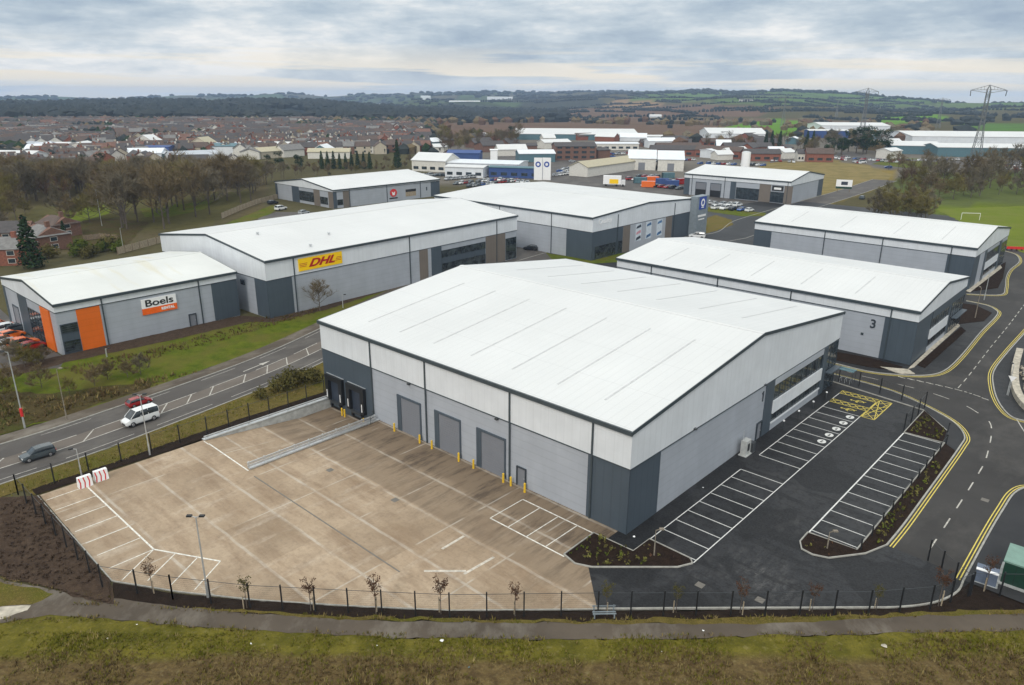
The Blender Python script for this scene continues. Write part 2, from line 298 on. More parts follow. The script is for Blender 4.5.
def text_mesh(txt,size,mat,name,parent,loc,rot,shear=0,offset=0,extrude=.03,xs=1.,align='CENTER'):
    cu=bpy.data.curves.new('t','FONT'); cu.body=txt; cu.size=size; cu.shear=shear; cu.offset=offset; cu.extrude=extrude; cu.align_x=align; cu.align_y='CENTER'
    t=bpy.data.objects.new('t',cu); COL.objects.link(t); bpy.context.view_layer.update()
    me=bpy.data.meshes.new_from_object(t.evaluated_get(bpy.context.evaluated_depsgraph_get())); bpy.data.objects.remove(t)
    me.transform(Matrix.Diagonal((xs,1,1,1))); me.materials.clear(); me.materials.append(MATS[mat])
    o=bpy.data.objects.new(name,me); COL.objects.link(o); o.parent=parent; o.matrix_local=Matrix.Translation(loc)@rot; return o
MA=R(-42.5); MU=Vector((math.cos(MA),math.sin(MA),0)); MV=Vector((-MU.y,MU.x,0)); MO=Vector((-25.8,94.5,0))
def M(s,t,z=0): v=MO+MU*s+MV*t; return Vector((v.x,v.y,z))
def toM(p): d=Vector((p[0],p[1],0))-MO; return (d.dot(MU),d.dot(MV))
def GM(u,v): return toM(G(u,v))
def lot(o):   # object in the lot frame
    o.location=MO; o.rotation_euler=(0,0,MA); return o
def smooth(pts,n=6):
    P=[Vector((p[0],p[1],0)) for p in pts]; out=[]
    for i in range(len(P)-1):
        p0=P[max(i-1,0)];p1=P[i];p2=P[i+1];p3=P[min(i+2,len(P)-1)]
        for k in range(n):
            t=k/n; out.append(.5*((2*p1)+(p2-p0)*t+(2*p0-5*p1+4*p2-p3)*t*t+(3*p1-p0-3*p2+p3)*t**3))
    return out+[P[-1]]
def ribbon(mb,pts,off0,off1,z,mat,z1=None):
    n=len(pts); L=[];Rr=[]
    for i in range(n):
        d=(pts[min(i+1,n-1)]-pts[max(i-1,0)]); d.z=0; d.normalize(); nn=Vector((-d.y,d.x,0))
        L.append(pts[i]+nn*off0);Rr.append(pts[i]+nn*off1)
    if z1 is None:
        vs=[(p.x,p.y,z) for p in L]+[(p.x,p.y,z) for p in Rr]
        fs=[(i+n,i+n+1,i+1,i) if off1<off0 else (i,i+1,i+n+1,i+n) for i in range(n-1)]
        mb.add(vs,fs,mat)
    else:
        vs=[(p.x,p.y,z) for p in L]+[(p.x,p.y,z) for p in Rr]+[(p.x,p.y,z1) for p in L]+[(p.x,p.y,z1) for p in Rr]
        fs=[]
        for i in range(n-1):
            fs+=[(i+2*n,i+1+2*n,i+1+3*n,i+3*n),(i,i+1,i+1+2*n,i+2*n),(i+n,i+3*n,i+1+3*n,i+1+n)]
        fs+=[(0,2*n,3*n,n),(n-1,2*n-1,4*n-1,3*n-1)]
        mb.add(vs,fs,mat)
def dashes(mb,pts,on,off,w,z,mat,start=0):
    # walk along the polyline
    acc=[0]
    for i in range(1,len(pts)): acc.append(acc[-1]+(pts[i]-pts[i-1]).length)
    def at(d):
        for i in range(1,len(pts)):
            if acc[i]>=d: return pts[i-1].lerp(pts[i],(d-acc[i-1])/max(1e-6,acc[i]-acc[i-1]))
        return pts[-1].copy()
    d=start
    while d+on<acc[-1]:
        ribbon(mb,[at(d+on*k/3) for k in range(4)],-w/2,w/2,z,mat); d+=on+off
def inpoly(x,y,p):
    c=False;j=len(p)-1
    for i in range(len(p)):
        if ((p[i][1]>y)!=(p[j][1]>y)) and x<(p[j][0]-p[i][0])*(y-p[i][1])/(p[j][1]-p[i][1])+p[i][0]: c=not c
        j=i
    return c
exec_parts=[]
# ================= TERRAIN =================
DS=[1300,2000,2700,3600,5000]
TT={-300:[118,107,None,None,101],0:[118,106.5,None,None,100],100:[118,105,None,None,98],200:[118,104,None,None,97],290:[119,101.5,None,None,94.5],345:[119,104,None,None,97],
420:[120,112,104,101,93.3],520:[123,113,105,98,92],600:[121,110,101,94,93.5],690:[121,108,99,92,94],760:[121,108,98,91.3,None],830:[121,110,103,97,None],900:[121,112,107,102,None],1024:[121,113,108,103.5,None],1300:[121,113,108,103.5,None]}
ks=sorted(TT)
def zcol(k):
    out=[(0,0.),(900,0.)]
    for D_,v in zip(DS,TT[k]):
        if v is None: out.append((D_,-45.)); continue
        d=ray(min(max(k,-60),1084),v); hd=math.hypot(d.x,d.y); out.append((D_,H+d.z/hd*D_))
    out.append((7300,-120.)); return out
ZC={k:zcol(k) for k in ks}
def zint(col,d):
    for i in range(1,len(col)):
        if d<=col[i][0]:
            t=(d-col[i-1][0])/(col[i][0]-col[i-1][0]); t=t*t*(3-2*t) if i>2 else t*t
            return col[i-1][1]*(1-t)+col[i][1]*t
    return col[-1][1]
def tz(x,y):
    d=math.hypot(x,y)
    if d<900 or y<=0: return 0. if y>0 or d<900 else max(-120,-(d-900)*.02)
    u=512+F_*x/y*.97
    u=min(max(u,ks[0]),ks[-1]-.01)
    for i in range(1,len(ks)):
        if u<=ks[i]:
            t=(u-ks[i-1])/(ks[i]-ks[i-1]); z=zint(ZC[ks[i-1]],d)*(1-t)+zint(ZC[ks[i]],d)*t; break
    w=min(1,(d-900)/1500); z+=w*(9+min(16,max(0,(d-2000)*.012)))*noise.noise((x/420,y/420,1))+w*4*noise.noise((x/150,y/150,4)); return z
# cover zones in picture outline -> projected on the land
ZN=[([(0,168),(260,150),(440,150),(520,150),(520,118),(0,118)],(.085,.065,.045),0),
 ([(0,168),(270,165),(262,215),(0,265)],(.11,.09,.05),0),
 ([(15,212),(60,205),(110,190),(165,196),(250,190),(250,203),(205,228),(120,234),(50,235),(12,228)],(.105,.095,.04),0),
 ([(108,160),(150,158),(170,180),(120,180)],(.12,.10,.08),0),
 ([(-200,119),(260,117),(520,121),(520,112),(350,104),(290,100),(-200,105)],(.026,.036,.042),0),  # wooded ridge, haze blue put into its ground colour
 ([(-200,105),(290,101),(350,104),(420,110),(520,111),(540,90),(-200,90)],(.07,.085,.07),.6),
 ([(480,135),(880,137),(880,122),(760,118),(520,118),(440,124),(440,135)],(.15,.10,.075),.05),
 ([(520,118),(760,117),(780,108),(700,104),(600,106),(520,110)],(.155,.10,.075),.05),
 ([(604,106),(618,100),(640,99),(662,104),(650,108),(610,109)],(.27,.18,.10),0),
 ([(520,111),(604,108),(600,98),(520,95)],(.05,.055,.045),.1),
 ([(630,100),(760,105),(900,108),(1024,110),(1024,100),(760,88),(630,88)],(.10,.16,.045),.55),
 ([(720,128),(768,119),(815,121),(815,135),(730,134)],(.12,.24,.03),0),
 ([(868,125),(890,115),(940,114),(948,121),(900,124)],(.12,.24,.03),0),([(960,124),(1024,124),(1024,132),(960,130)],(.09,.17,.04),0),
 ([(520,135),(880,135),(1100,130),(1100,165),(900,180),(690,215),(520,180),(430,185),(430,150)],(.165,.15,.13),0),
 ([(750,175),(765,163),(830,160),(900,172),(890,182),(850,198),(800,214),(770,214)],(.23,.175,.06),0),
 ([(870,158),(960,160),(955,168),(890,166)],(.11,.17,.03),0),
 ([(900,172),(1200,168),(1200,250),(1000,250),(890,205)],(.10,.12,.04),0),
 ([(935,207),(1200,200),(1200,262),(1003,247)],(.13,.17,.015),0)]
def cover(x,y,z):
    p=px_of(x,y,z)
    if p is None: return (.10,.10,.04),0
    c,fl=(.095,.085,.045),0
    for poly,cc,ff in ZN:
        if inpoly(p[0],p[1],poly): c,fl=cc,ff
    return c,fl
azs=[]; a=-180.
while a<180-1e-6:
    azs.append(a); a+= .4 if -52<=a<52 else 4
rings=[6*1.0565**i for i in range(131)]
verts=[(0,0,-.06)];cov=[((.12,.12,.05),0)]
for r in rings:
    for a in azs:
        x=r*math.sin(R(a));y=r*math.cos(R(a)); z=tz(x,y)-.06
        s,t=toM((x,y))
        if -1<s<72 and -22<t<50: z=-4.
        verts.append((x,y,z))
        cov.append(cover(x,y,z) if abs(a)<60 else ((.10,.105,.045),0))
na=len(azs);faces=[(0,1+(i+1)%na,1+i) for i in range(na)]
for j in range(len(rings)-1):
    for i in range(na):
        a0=1+j*na+i;a1=1+j*na+(i+1)%na; faces.append((a0,a1,a1+na,a0+na))
me=bpy.data.meshes.new('ground_terrain'); me.from_pydata(verts,[],faces)
ca=me.color_attributes.new('cover','FLOAT_COLOR','POINT'); ca.data.foreach_set('color',[q for c,_ in cov for q in (*c,1)])
fa=me.attributes.new('field','FLOAT','POINT'); fa.data.foreach_set('value',[f for _,f in cov])
me.materials.append(MATS['terrain']); me.polygons.foreach_set('use_smooth',[True]*len(me.polygons)); 
bm=bmesh.new(); bm.from_mesh(me)
bm.normal_update()
if sum(f.normal.z for f in bm.faces)<0: bmesh.ops.reverse_faces(bm,faces=bm.faces)
bm.to_mesh(me); bm.free()
o=bpy.data.objects.new('ground_terrain',me); COL.objects.link(o); struct(o)
# ================= GROUND SHEETS =================
SOFT={'footpath':.22,'meadow':.4,'rough_verge':.35,'soil_dark':.16,'grass_green':.4,'scrub':.8,'soil_brown':.3,'stone':.3,'grass_straw':1.5,'grass_field':.8}
def jag(pts,amp):
    out=[]; n=len(pts); st=max(.6,amp*1.6)
    for i in range(n):
        a=Vector(pts[i][:2]);b=Vector(pts[(i+1)%n][:2]); L=(b-a).length; k=max(1,min(160,int(L/st)))
        for j in range(k):
            p=a.lerp(b,j/k)
            out.append((p.x+amp*(noise.noise((p.x*.5,p.y*.5,1.3))+.7*noise.noise((p.x*1.7,p.y*1.7,8.1))),p.y+amp*(noise.noise((p.x*.5,p.y*.5,5.7))+.7*noise.noise((p.x*1.7,p.y*1.7,2.2)))))
    return out
def sheet(name,pts,z,mat,lotf=False,z0=None):
    if mat in SOFT and z0 is None: pts=jag(pts,SOFT[mat])
    mb=MB()
    if z0 is None: mb.poly(pts,z,mat)
    else: mb.slab(pts,z0,z,mat)
    o=mb.build(name,fix=False); struct(o)
    if lotf: lot(o)
    return o
# concrete yard in lot coordinates, the dock ramp cut out
RS0,RS1,RT=1.25,11.7,-18.0; RZ=-1.35
yard_pts=[(RS1,0.3),(RS1,RT),(RS0,RT),(1.0,-35.7),(21.5,-36.1),(27.2,-32.8),(32.8,-29.0),(39.2,-24.1),(45.6,-18.9),(54.3,-10.6),(50.2,-6.4),(47.9,-6.6),(47.5,-1.9),(51.0,-1.9),(51.0,.3)]
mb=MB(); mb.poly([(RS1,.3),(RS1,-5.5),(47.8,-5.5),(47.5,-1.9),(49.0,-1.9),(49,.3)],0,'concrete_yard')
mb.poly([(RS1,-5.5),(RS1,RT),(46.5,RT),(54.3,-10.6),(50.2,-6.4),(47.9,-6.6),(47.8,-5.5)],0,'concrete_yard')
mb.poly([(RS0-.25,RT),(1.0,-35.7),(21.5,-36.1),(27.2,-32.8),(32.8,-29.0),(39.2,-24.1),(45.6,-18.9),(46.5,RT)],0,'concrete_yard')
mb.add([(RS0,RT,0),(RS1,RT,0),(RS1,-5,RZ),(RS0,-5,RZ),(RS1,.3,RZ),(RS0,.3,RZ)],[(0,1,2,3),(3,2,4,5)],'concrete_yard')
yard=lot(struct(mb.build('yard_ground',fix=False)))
# estate asphalt
est=[(47.5,-1.9),(48.9,-1.9),(48.9,52.8),(-1,52.8),(-1,62),(-40,66),(-60,120),(-40,240),(60,240),(110,150),(140,120),(140,14),(75.9,13.0),(75.5,11.4),(74.6,9.6),(73.3,7.6),(71.8,5.9),(70.2,4.4),(54.3,-10.6),(50.2,-6.4),(47.9,-6.6)]
sheet('estate_road',est,-.006,'asphalt_new',True)
def mpoly(px): return [GM(*p) for p in px]
# T-junction carriageway, a little worn
roadp=[(-8,55.2)]
main_c=[GM(932,566),(71.9,20),(71.9,30),(71.9,40)]
# kerb lines (lot frame)
K1=smooth([(68.8,15.2),(68.9,20),(68.85,28),(68.8,35),(68.7,42.8),(68.4,46.4),(66.4,50.0),(62.6,53.0),(57.3,55.7),(50.5,56.6),(40,57.0),(10,57.5),(-10,58)],5)
def toL(u,v): p=GM(u,v); return Vector((p[0],p[1],0))
K2=smooth([(75.4,14.0),(75.4,24),(75.5,30),(75.7,34.5),(76.6,37),(79,38.2),(95,38.6),(140,39)],5)
K3=smooth([GM(1040,424),GM(1024,421),GM(1010,416),GM(999,403),GM(993.5,387),GM(994,371),GM(1008,352),GM(1024,334),GM(1050,305)],6)
K4=smooth([GM(833,363),GM(868,371.5),GM(900,375),GM(926,375.5),GM(944,371),GM(960,357),GM(980,333),GM(997,315),GM(994,309),GM(985,305),GM(966,301)],6)
K5=smooth([GM(966,294),GM(1000,295),GM(1005,288),GM(1006,278),GM(1010,270),GM(1019,262),GM(1016,255),GM(1004,251)],6)
# worn carriageway sheet
car=[p for p in K1]+[Vector((-10,66,0))]
mb=MB()
road_poly=[(p.x,p.y) for p in K1][::-1]+[(75.3,14.8)]+[(p.x,p.y) for p in K2]+[(140,60)]+[(p.x,p.y) for p in K3]
road_poly+=[(150,190),(120,200)]+[(p.x,p.y) for p in K5][::-1]+[(p.x,p.y) for p in K4][::-1]+[(-10,70)]
mb.poly(road_poly,0.0,'asphalt_road'); lot(struct(mb.build('access_road',fix=False)))
# raised kerbs + footways
def lotmb(fn,name,fix=True,kind=True):
    mb=MB(); fn(mb); o=lot(mb.build(name,fix=fix)); 
    if kind: struct(o)
    return o
def kerbs(mb):
    for K in (K1,K2,K3,K4,K5): ribbon(mb,K,-.08,.08,-.05,'kerb_stone',.11)
    ribbon(mb,smooth([(54.3,-10.6),(60,-5.2),(70.2,4.4),(71.8,5.9),(73.3,7.6),(74.6,9.6),(75.4,12),(75.4,14)],5),-.08,.08,-.05,'kerb_stone',.11)
    ribbon(mb,[Vector(p+(0,)) for p in [(54.3,-10.6),(45.6,-18.9),(39.2,-24.1),(32.8,-29.0),(27.2,-32.8),(21.5,-36.1),(1.0,-35.9)]],-.05,.05,-.05,'kerb_stone',.06)
    for pl in ([(47.6,-6.6),(49.2,-7.0),(50.6,-6.4),(56.2,-1.2),(56.9,.2),(56.4,.75),(52.0,.85),(51.95,-1.85),(47.5,-1.95),(47.6,-6.6)],
      [(62.55,12.2),(62.6,10.2),(63.2,9.1),(64.3,8.9),(65.6,9.4),(67.8,12.4),(68.8,15.2)],[(62.55,12.2),(67.0,12.4),(67.1,42.6),(62.6,42.4),(62.5,51.5),(66.4,46.6)],[(48.9,53.8),(62.5,51.5)]):
        ribbon(mb,[Vector(p+(0,)) for p in pl],-.06,.06,-.05,'kerb_stone',.12)
lotmb(kerbs,'road_kerb')
def beds(mb):
    mb.poly([(47.7,-6.5),(49.2,-6.9),(50.6,-6.3),(56.1,-1.2),(56.8,.2),(56.3,.65),(52.0,.75),(51.95,-1.9),(47.6,-2.0)],.09,'mulch')
    mb.poly([(62.65,12.1),(62.7,10.2),(63.3,9.2),(64.3,9.0),(65.6,9.5),(67.7,12.4),(68.7,15.2),(68.8,20),(68.75,28),(68.7,40.9),(67.2,42.4),(67.1,12.5)],.09,'mulch')
    mb.poly([(62.6,42.7),(66.9,42.7),(66.4,46.5),(62.6,51.3)],.09,'mulch')
lotmb(beds,'planting_soil',False)
def pave(mb):
    mb.poly([(67.2,42.45),(68.7,41.0),(68.6,42.8),(68.3,46.3),(66.35,49.9),(62.6,52.9),(57.3,55.6),(50.5,56.5),(48.9,56.5),(48.9,53.85),(62.6,51.5),(66.5,46.6)],.095,'paving')
    mb.poly([(75.5,14.0),(75.5,24),(75.6,30),(75.8,34.5),(76.7,36.9),(79,38.1),(95,38.5),(95,14)],.095,'paving')
lotmb(pave,'footway',False)
def lines(mb):
    W=.10;z=.006
    def L(a,b,m='park_line',w=W): ribbon(mb,[Vector((*a,0)),Vector((*b,0))],-w/2,w/2,z,m)
    # yard bays
    L((2.3,-31.7),(19.4,-31.7),'yard_line',.16);L((19.4,-31.7),(25.6,-28.4),'yard_line',.16)
    for k in range(7): s=2.6+k*2.8; L((s,-31.7),(s,-35.6),'yard_line')
    L((19.4,-31.7),(22.0,-35.5),'yard_line')
    for k in range(1,4): a=Vector((19.4,-31.7)).lerp(Vector((25.6,-28.4)),k/3); L(tuple(a),(a.x+2.2,a.y-3.4),'yard_line')
    L((38.4,-6.8),(47.8,-6.8),'yard_line',.14);L((38.4,-1.95),(47.4,-1.95),'yard_line',.14)
    for k in range(4): s=38.4+k*2.38; L((s,-6.8),(s,-1.95),'yard_line')
    for a,b_ in (((424,571),(466,571)),((464,574),(494,557)),((442,549),(464,536))): L(GM(*a),GM(*b_),'pale_mark',.28)
    L((2.6,-18.2),(1.3,-18.2),'yard_line');L((2.4,-18.1),(12.0,-18.25),'yard_line',.16)
    # car park beside the gable
    L((52,.9),(52,19.6));L((56.9,.4),(56.9,43.6))
    for k in range(9):
        t=.9+k*2.34; L((52,t),(56.9,t)) if t<20 else None
    L((52,24.3),(52,50.6))
    for k in range(9): L((52,24.3+k*2.42),(56.9,24.3+k*2.42))
    # right row
    L((62.6,12.3),(62.6,42.3),w=.14)
    for k in range(13): t=12.9+k*2.45; L((62.6,t),(67.0,t))
    # yellow access hatching
    y='yellow_line'
    def hatch(s0,s1,t0,t1,n):
        for a,b in (((s0,t0),(s1,t0)),((s0,t1),(s1,t1)),((s0,t0),(s0,t1)),((s1,t0),(s1,t1))): L(a,b,y,.12)
        st=(s1-s0)/n
        for k in range(n):
            L((s0+k*st,t0),(s0+(k+1)*st,t1),y,.10);L((s0+k*st,t1),(s0+(k+1)*st,t0),y,.10)
    hatch(52,56.9,46.1,47.3,5);hatch(52,56.9,50.0,51.2,5);hatch(57,58.6,43.8,51.2,1)
    for t in (43.8,45.65,47.5,49.35): L((57,t),(58.6,t+1.85),y,.10);L((58.6,t),(57,t+1.85),y,.10)
    L((56.9,43.6),(56.9,51.2),y,.12)
    for t in (44.9,48.6):   # wheelchair-bay symbols: head, seat, wheel
        pts=[Vector((55.2+.5*math.cos(a*PI/7),t+.5*math.sin(a*PI/7),0)) for a in range(11)]; ribbon(mb,pts,-.07,.07,z,y)
        L((54.3,t),(55.2,t),y,.14);L((54.9,t-.5),(54.9,t+.3),y,.14);L((55.2,t),(55.9,t+.5),y,.12)
        mb.poly([(54.1+.16*math.cos(a),t+.16*math.sin(a)) for a in [q*PI/4 for q in range(8)]],z,y)
    for k in range(5):   # white round bay roundels with dark mark
        t=32.9+k*2.42; mb.poly([(56.0+.5*math.cos(q*PI/10),t+.58*math.sin(q*PI/10)) for q in range(20)],z,'park_line')
        mb.poly([(56.0+.15*math.cos(q*PI/5),t-.16+.17*math.sin(q*PI/5)) for q in range(10)],z+.004,'asphalt_new'); mb.poly([(56.0+.12*math.cos(q*PI/5),t+.22+.12*math.sin(q*PI/5)) for q in range(10)],z+.004,'asphalt_new')
    # double yellows
    for K,sg in ((K1,-1),(K2,1),(K3,1),(K4,-1),(K5,-1)):
        for o1 in (.28,.55): ribbon(mb,K,sg*o1-.05,sg*o1+.05,z,y)
    # centre lines
    C1=smooth([(71.95,17.2),(71.95,26),(71.9,36),(71.6,42.5),GM(991,425),GM(975,411),GM(957,402),GM(925,391),GM(893,383),GM(862,376),GM(845,372)],6)
    dashes(mb,C1,2.3,2.6,.13,z,'road_line')
    C2=smooth([GM(958,388),GM(970,374),GM(990,348),GM(1008,326),GM(1024,305),GM(1040,285)],6); dashes(mb,C2,1.9,1.5,.12,z,'road_line')
    C3=smooth([GM(898,376.5),GM(920,381),GM(955,389),GM(975,395),GM(992,402)],6)
    for o1 in (0,.45): 
        sh=[p+Vector((o1*.8,-o1*.2,0)) for p in C3]; dashes(mb,sh,.65,.6,.18,z,'road_line')
    ribbon(mb,smooth([GM(1016,418),GM(1022,428),GM(1030,440)],3),-.06,.06,z,'road_line')
lotmb(lines,'road_marking',False)
# dark trench of the linear drain
d_=tag(lotmb(lambda mb:mb.box(13.6,38.6,-18.5,-18.36,-.05,.012,'drain_iron'),'drain_channel',kind=False),'long dark linear drain grating running across the concrete yard','drain')
# ---- old main road on the left
rc=[(-9.6,-75),(-9.6,-50),(-10.0,-37),(-10.6,-27),(-13.8,-7),(-17,6),(-23,22),(-32,45),(-42,70),(-46,100)]
RC=smooth(rc,6)
wpx=[(716,238),(752,222),(800,207),(850,192),(885,180)]
tail=smooth([(p.x,p.y) for p in RC[-1:]]+[GM(*p) for p in wpx],6)
RCall=RC+tail[1:]
o=lotmb(lambda mb:ribbon(mb,RCall,-5.4,5.4,-.02,'asphalt_old'),'main_road',False)
lotmb(lambda mb:ribbon(mb,RC,5.5,8.0,.07,'footpath'),'roadside_pavement',False)
def rk(mb): ribbon(mb,RCall,5.35,5.5,-.05,'kerb_stone',.08);ribbon(mb,RCall,-5.5,-5.35,-.05,'kerb_stone',.08)
lotmb(rk,'road_kerb')
def rl(mb):
    z=-.012
    ribbon(mb,RC,-1.2,1.2,-.016,'asphalt_tan')
    dashes(mb,RC,4,1.4,.12,z,'road_line') if 0 else None
    ribbon(mb,RC,-1.35,-1.2,z,'road_line'); dashes(mb,RC,5.5,2,.14,z,'road_line',3) if 0 else None
    sh=[]; n=len(RC)
    for i in range(n):
        d=(RC[min(i+1,n-1)]-RC[max(i-1,0)]).normalized(); sh.append((RC[i]+Vector((-d.y,d.x,0))*1.2,RC[i]+Vector((-d.y,d.x,0))*-1.2,d))
    dashes(mb,[a for a,_,_ in sh],6.0,2.2,.13,z,'road_line')
    dashes(mb,[RC[i]+Vector((-sh[i][2].y,sh[i][2].x,0))*-4.2 for i in range(n)],8,3,.10,z,'road_line')
    dashes(mb,[RC[i]+Vector((-sh[i][2].y,sh[i][2].x,0))*4.6 for i in range(n)],6,5,.09,z,'road_line')
    acc=0
    for i in range(1,len(RC)):
        acc+=(RC[i]-RC[i-1]).length
        if acc>3.4:
            acc=0; a,b_,d=sh[i]; q=b_-d*1.2; e=a+d*1.2; ribbon(mb,[q,e],-.08,.08,z+.004,'road_line')
    # turn arrow
    a=RC[int(len(RC)*.50)]; d=(RC[int(len(RC)*.50)+1]-a).normalized(); nn=Vector((-d.y,d.x,0)); 
    c0=a+nn*2.4; mb.poly([tuple((c0-d*2.5+nn*.1)[:2]),tuple((c0-d*2.5-nn*.1)[:2]),tuple((c0+d*1-nn*.1)[:2]),tuple((c0+d*1-nn*.45)[:2]),tuple((c0+d*3)[:2]),tuple((c0+d*1+nn*.45)[:2]),tuple((c0+d*1+nn*.1)[:2])],z+.004,'road_line')
lotmb(rl,'road_marking',False)
# verge grass bands
sheet('grass_bank',[(-17.8,-80),(-17.9,-50),(-18.2,-36),(-18.7,-25),(-22,-6),(-25.5,7),(-31,22),(-40,45),(-50,70),(-40,70),(-36,44),(-36.2,14),(-41,11),(-41.8,-19),(-41,-30),(-40,-45),(-60,-60),(-60,-80)][:9]+[(-52,70),(-42,44),(-38,24),(-36.4,14),(-41,11),(-41.8,-19),(-41,-30),(-40,-45),(-60,-60),(-60,-80)],0.03,'grass_green',True)
sheet('scrub_ground',[(-18.1,-60),(-18.4,-36),(-18.9,-25),(-20.4,-16),(-23,-14),(-26,-20),(-29,-26),(-34,-30),(-39,-36),(-46,-60)],0.05,'scrub',True)
sheet('bed_soil',[(-39.5,-30),(-40.3,-19),(-39.3,-4),(-39.6,10),(-36.2,13),(-36.0,24),(-40,45),(-43,44),(-38.6,24),(-38.7,14),(-44.5,11),(-44.5,-30)],0.06,'soil_brown',True)
sheet('verge_ground',[(-4.2,-75),(-4.3,-50),(-4.5,-37),(-5.0,-27),(-8.3,-6),(-11.5,7),(-17.4,22),(-25,42),(-3,60),(.2,44),(.2,.6),(.8,-36.2),(-1.4,-36.6),(-2,-45),(-3,-75)],0.015,'rough_verge',True)
sheet('soil_strip',[(-.9,-36),(-1.0,-27),(-1.4,-12),(-1.2,0),(.7,0),(.75,-36)],0.035,'soil_dark',True)
# bare earth mound at the left
mb=MB(); nx,ny=46,40; ed=[GM(-60,512),GM(0,498),GM(40,496),GM(112,585),GM(112,606),GM(60,592),GM(0,577),GM(-60,565)]
E_=[M(*p) for p in ed]; xs=[p.x for p in E_];ys=[p.y for p in E_]; x0,x1,y0,y1=min(xs),max(xs),min(ys),max(ys)
idx={};vs=[];fs=[]
pl=[(p.x,p.y) for p in E_]
for j in range(ny*2):
    for i in range(nx*2):
        x=x0+(x1-x0)*i/(nx*2-1);y=y0+(y1-y0)*j/(ny*2-1)
        if inpoly(x,y,pl):
            idx[(i,j)]=len(vs); vs.append((x,y,.08+.16*abs(noise.noise((x*.6,y*.6,0)))+.12*abs(noise.noise((x*2,y*2,3)))))
for (i,j),k in idx.items():
    if (i+1,j) in idx and (i,j+1) in idx and (i+1,j+1) in idx: fs.append((k,idx[(i+1,j)],idx[(i+1,j+1)],idx[(i,j+1)]))
mb.add(vs,fs,'soil_brown'); o=mb.build('earth_ground',fix=False,smooth=True); struct(o)
sheet('earth_ground',[tuple(p[:2]) for p in E_],.05,'soil_brown')
# front: dark mulch strip below the fence, path, meadow
fr=[(0,575),(60,590),(113,583),(180,594),(256,601),(350,607),(450,611),(597,611),(700,610.5),(850,609),(905,606),(940,600),(965,586),(978,576),(1000,583),(1030,592),(1060,600)]
fb=[(1060,616),(1030,614),(1000,613),(850,616),(700,621),(512,622),(350,618.5),(256,615.5),(180,608),(113,604),(60,594)]
sheet('soil_strip',[tuple(G(*p)[:2]) for p in fr[2:]+fb[:-1]],.004,'soil_dark')
sheet('verge_ground',[tuple(G(*p)[:2]) for p in [(1060,611),(975,610),(900,614),(700,619),(512,620),(300,614.5),(175,606),(110,601),(60,590),(60,596),(175,607),(300,618),(512,623),(768,625),(900,618),(1060,616)]],.012,'rough_verge')
pu=[(-80,572),(0,579),(30,586),(60,592),(120,600),(175,606),(256,615),(384,621),(512,623),(640,624),(768,624),(900,617),(1024,614),(1120,613)]
plw=[(1120,629),(1024,631),(900,633),(768,636),(640,639),(512,639),(384,637),(256,631),(175,625),(100,618),(50,616),(25,620),(0,623),(-80,630)]
sheet('footpath',[tuple(G(*p)[:2]) for p in pu+plw],.02,'footpath')
sheet('stone_path',[tuple(G(*p)[:2]) for p in [(-60,612),(0,608),(30,606),(26,612),(0,620),(-60,628)]],.03,'stone')
mw=[tuple(G(*p)[:2]) for p in plw][::-1]; mw=[(-70,48)]+mw+[(80,48),(90,20),(-90,20)]
sheet('meadow',[(-70,47)]+[tuple(G(*p)[:2]) for p in plw][::-1][1:-1]+[(62,46),(80,10),(-80,10)],.008,'meadow')
# rough grass left of the path fork
sheet('meadow_grass',[tuple(G(*p)[:2]) for p in [(-60,578),(0,583),(30,588),(52,595),(30,605),(0,607),(-60,611)]],.028,'rough_verge')
# distant streets and car parks
def gp(px): return [tuple(G(*p)[:2]) for p in px]
sheet('car_park',gp([(438,176),(545,180),(600,190),(690,196),(685,178),(600,165),(520,150),(440,168)]),-.03,'asphalt_old')
sheet('car_park',gp([(700,202),(700,196),(775,200),(800,203),(790,214),(765,215),(740,216),(706,212)]),-.01,'asphalt_old')
sheet('grass_strip',gp([(704,211),(742,216.5),(764,216),(766,213),(700,206)]),.02,'grass_green')
sheet('side_road',gp([(700,238),(704,214),(770,217),(800,208),(770,224),(740,232),(735,243)]),-.008,'asphalt_old')
sheet('grass_island',gp([(704,219),(716,215),(732,220),(733,225),(716,231),(704,234)]),.02,'rough_verge')
sheet('car_park',gp([(770,163),(770,150),(850,152),(905,165),(890,170),(850,160),(800,158)]),-.028,'asphalt_old')
sheet('roundabout_grass',gp([(872,164),(885,160),(940,162),(948,167),(915,169)]),.03,'grass_green')
sheet('side_road',gp([(845,158),(900,168),(960,172),(1040,166),(1040,160),(950,158),(900,160),(860,155)]),-.024,'asphalt_old')
sheet('grass_field',gp([(935,209),(1024,206),(1120,205),(1120,262),(1030,255),(1008,247),(990,236)]),.01,'grass_field')
sheet('heath_ground',gp([(752,176),(766,164),(830,161),(868,166),(892,175),(886,181),(856,192),(828,204),(800,212)]),-.035,'grass_straw')
sheet('yard_ground',gp([(258,218),(276,212),(330,212),(336,214),(300,225),(256,232)]),.0,'asphalt_old')
sheet('grass_strip',gp([(205,232),(272,205),(280,208),(270,214),(240,225)]),.02,'grass_green')
sheet('yard_ground',gp([(-40,330),(-10,300),(10,318),(40,345),(66,358),(60,368),(20,372),(-60,380)]),.035,'asphalt_old')
sheet('grass_strip',gp([(515,243),(552,254),(590,259),(640,250),(620,262),(560,266),(520,258)]),.015,'grass_green')
sheet('yard_ground',gp([(517,243),(545,252),(560,268),(500,270)]),.02,'asphalt_old')
sheet('allotment_grass',gp([(30,232),(60,222),(110,218),(150,222),(125,245),(100,250),(60,250)]),.0,'scrub')
sheet('garden_lawn',gp([(35,226),(70,208),(108,200),(110,213),(80,222),(50,228)]),.01,'grass_field')
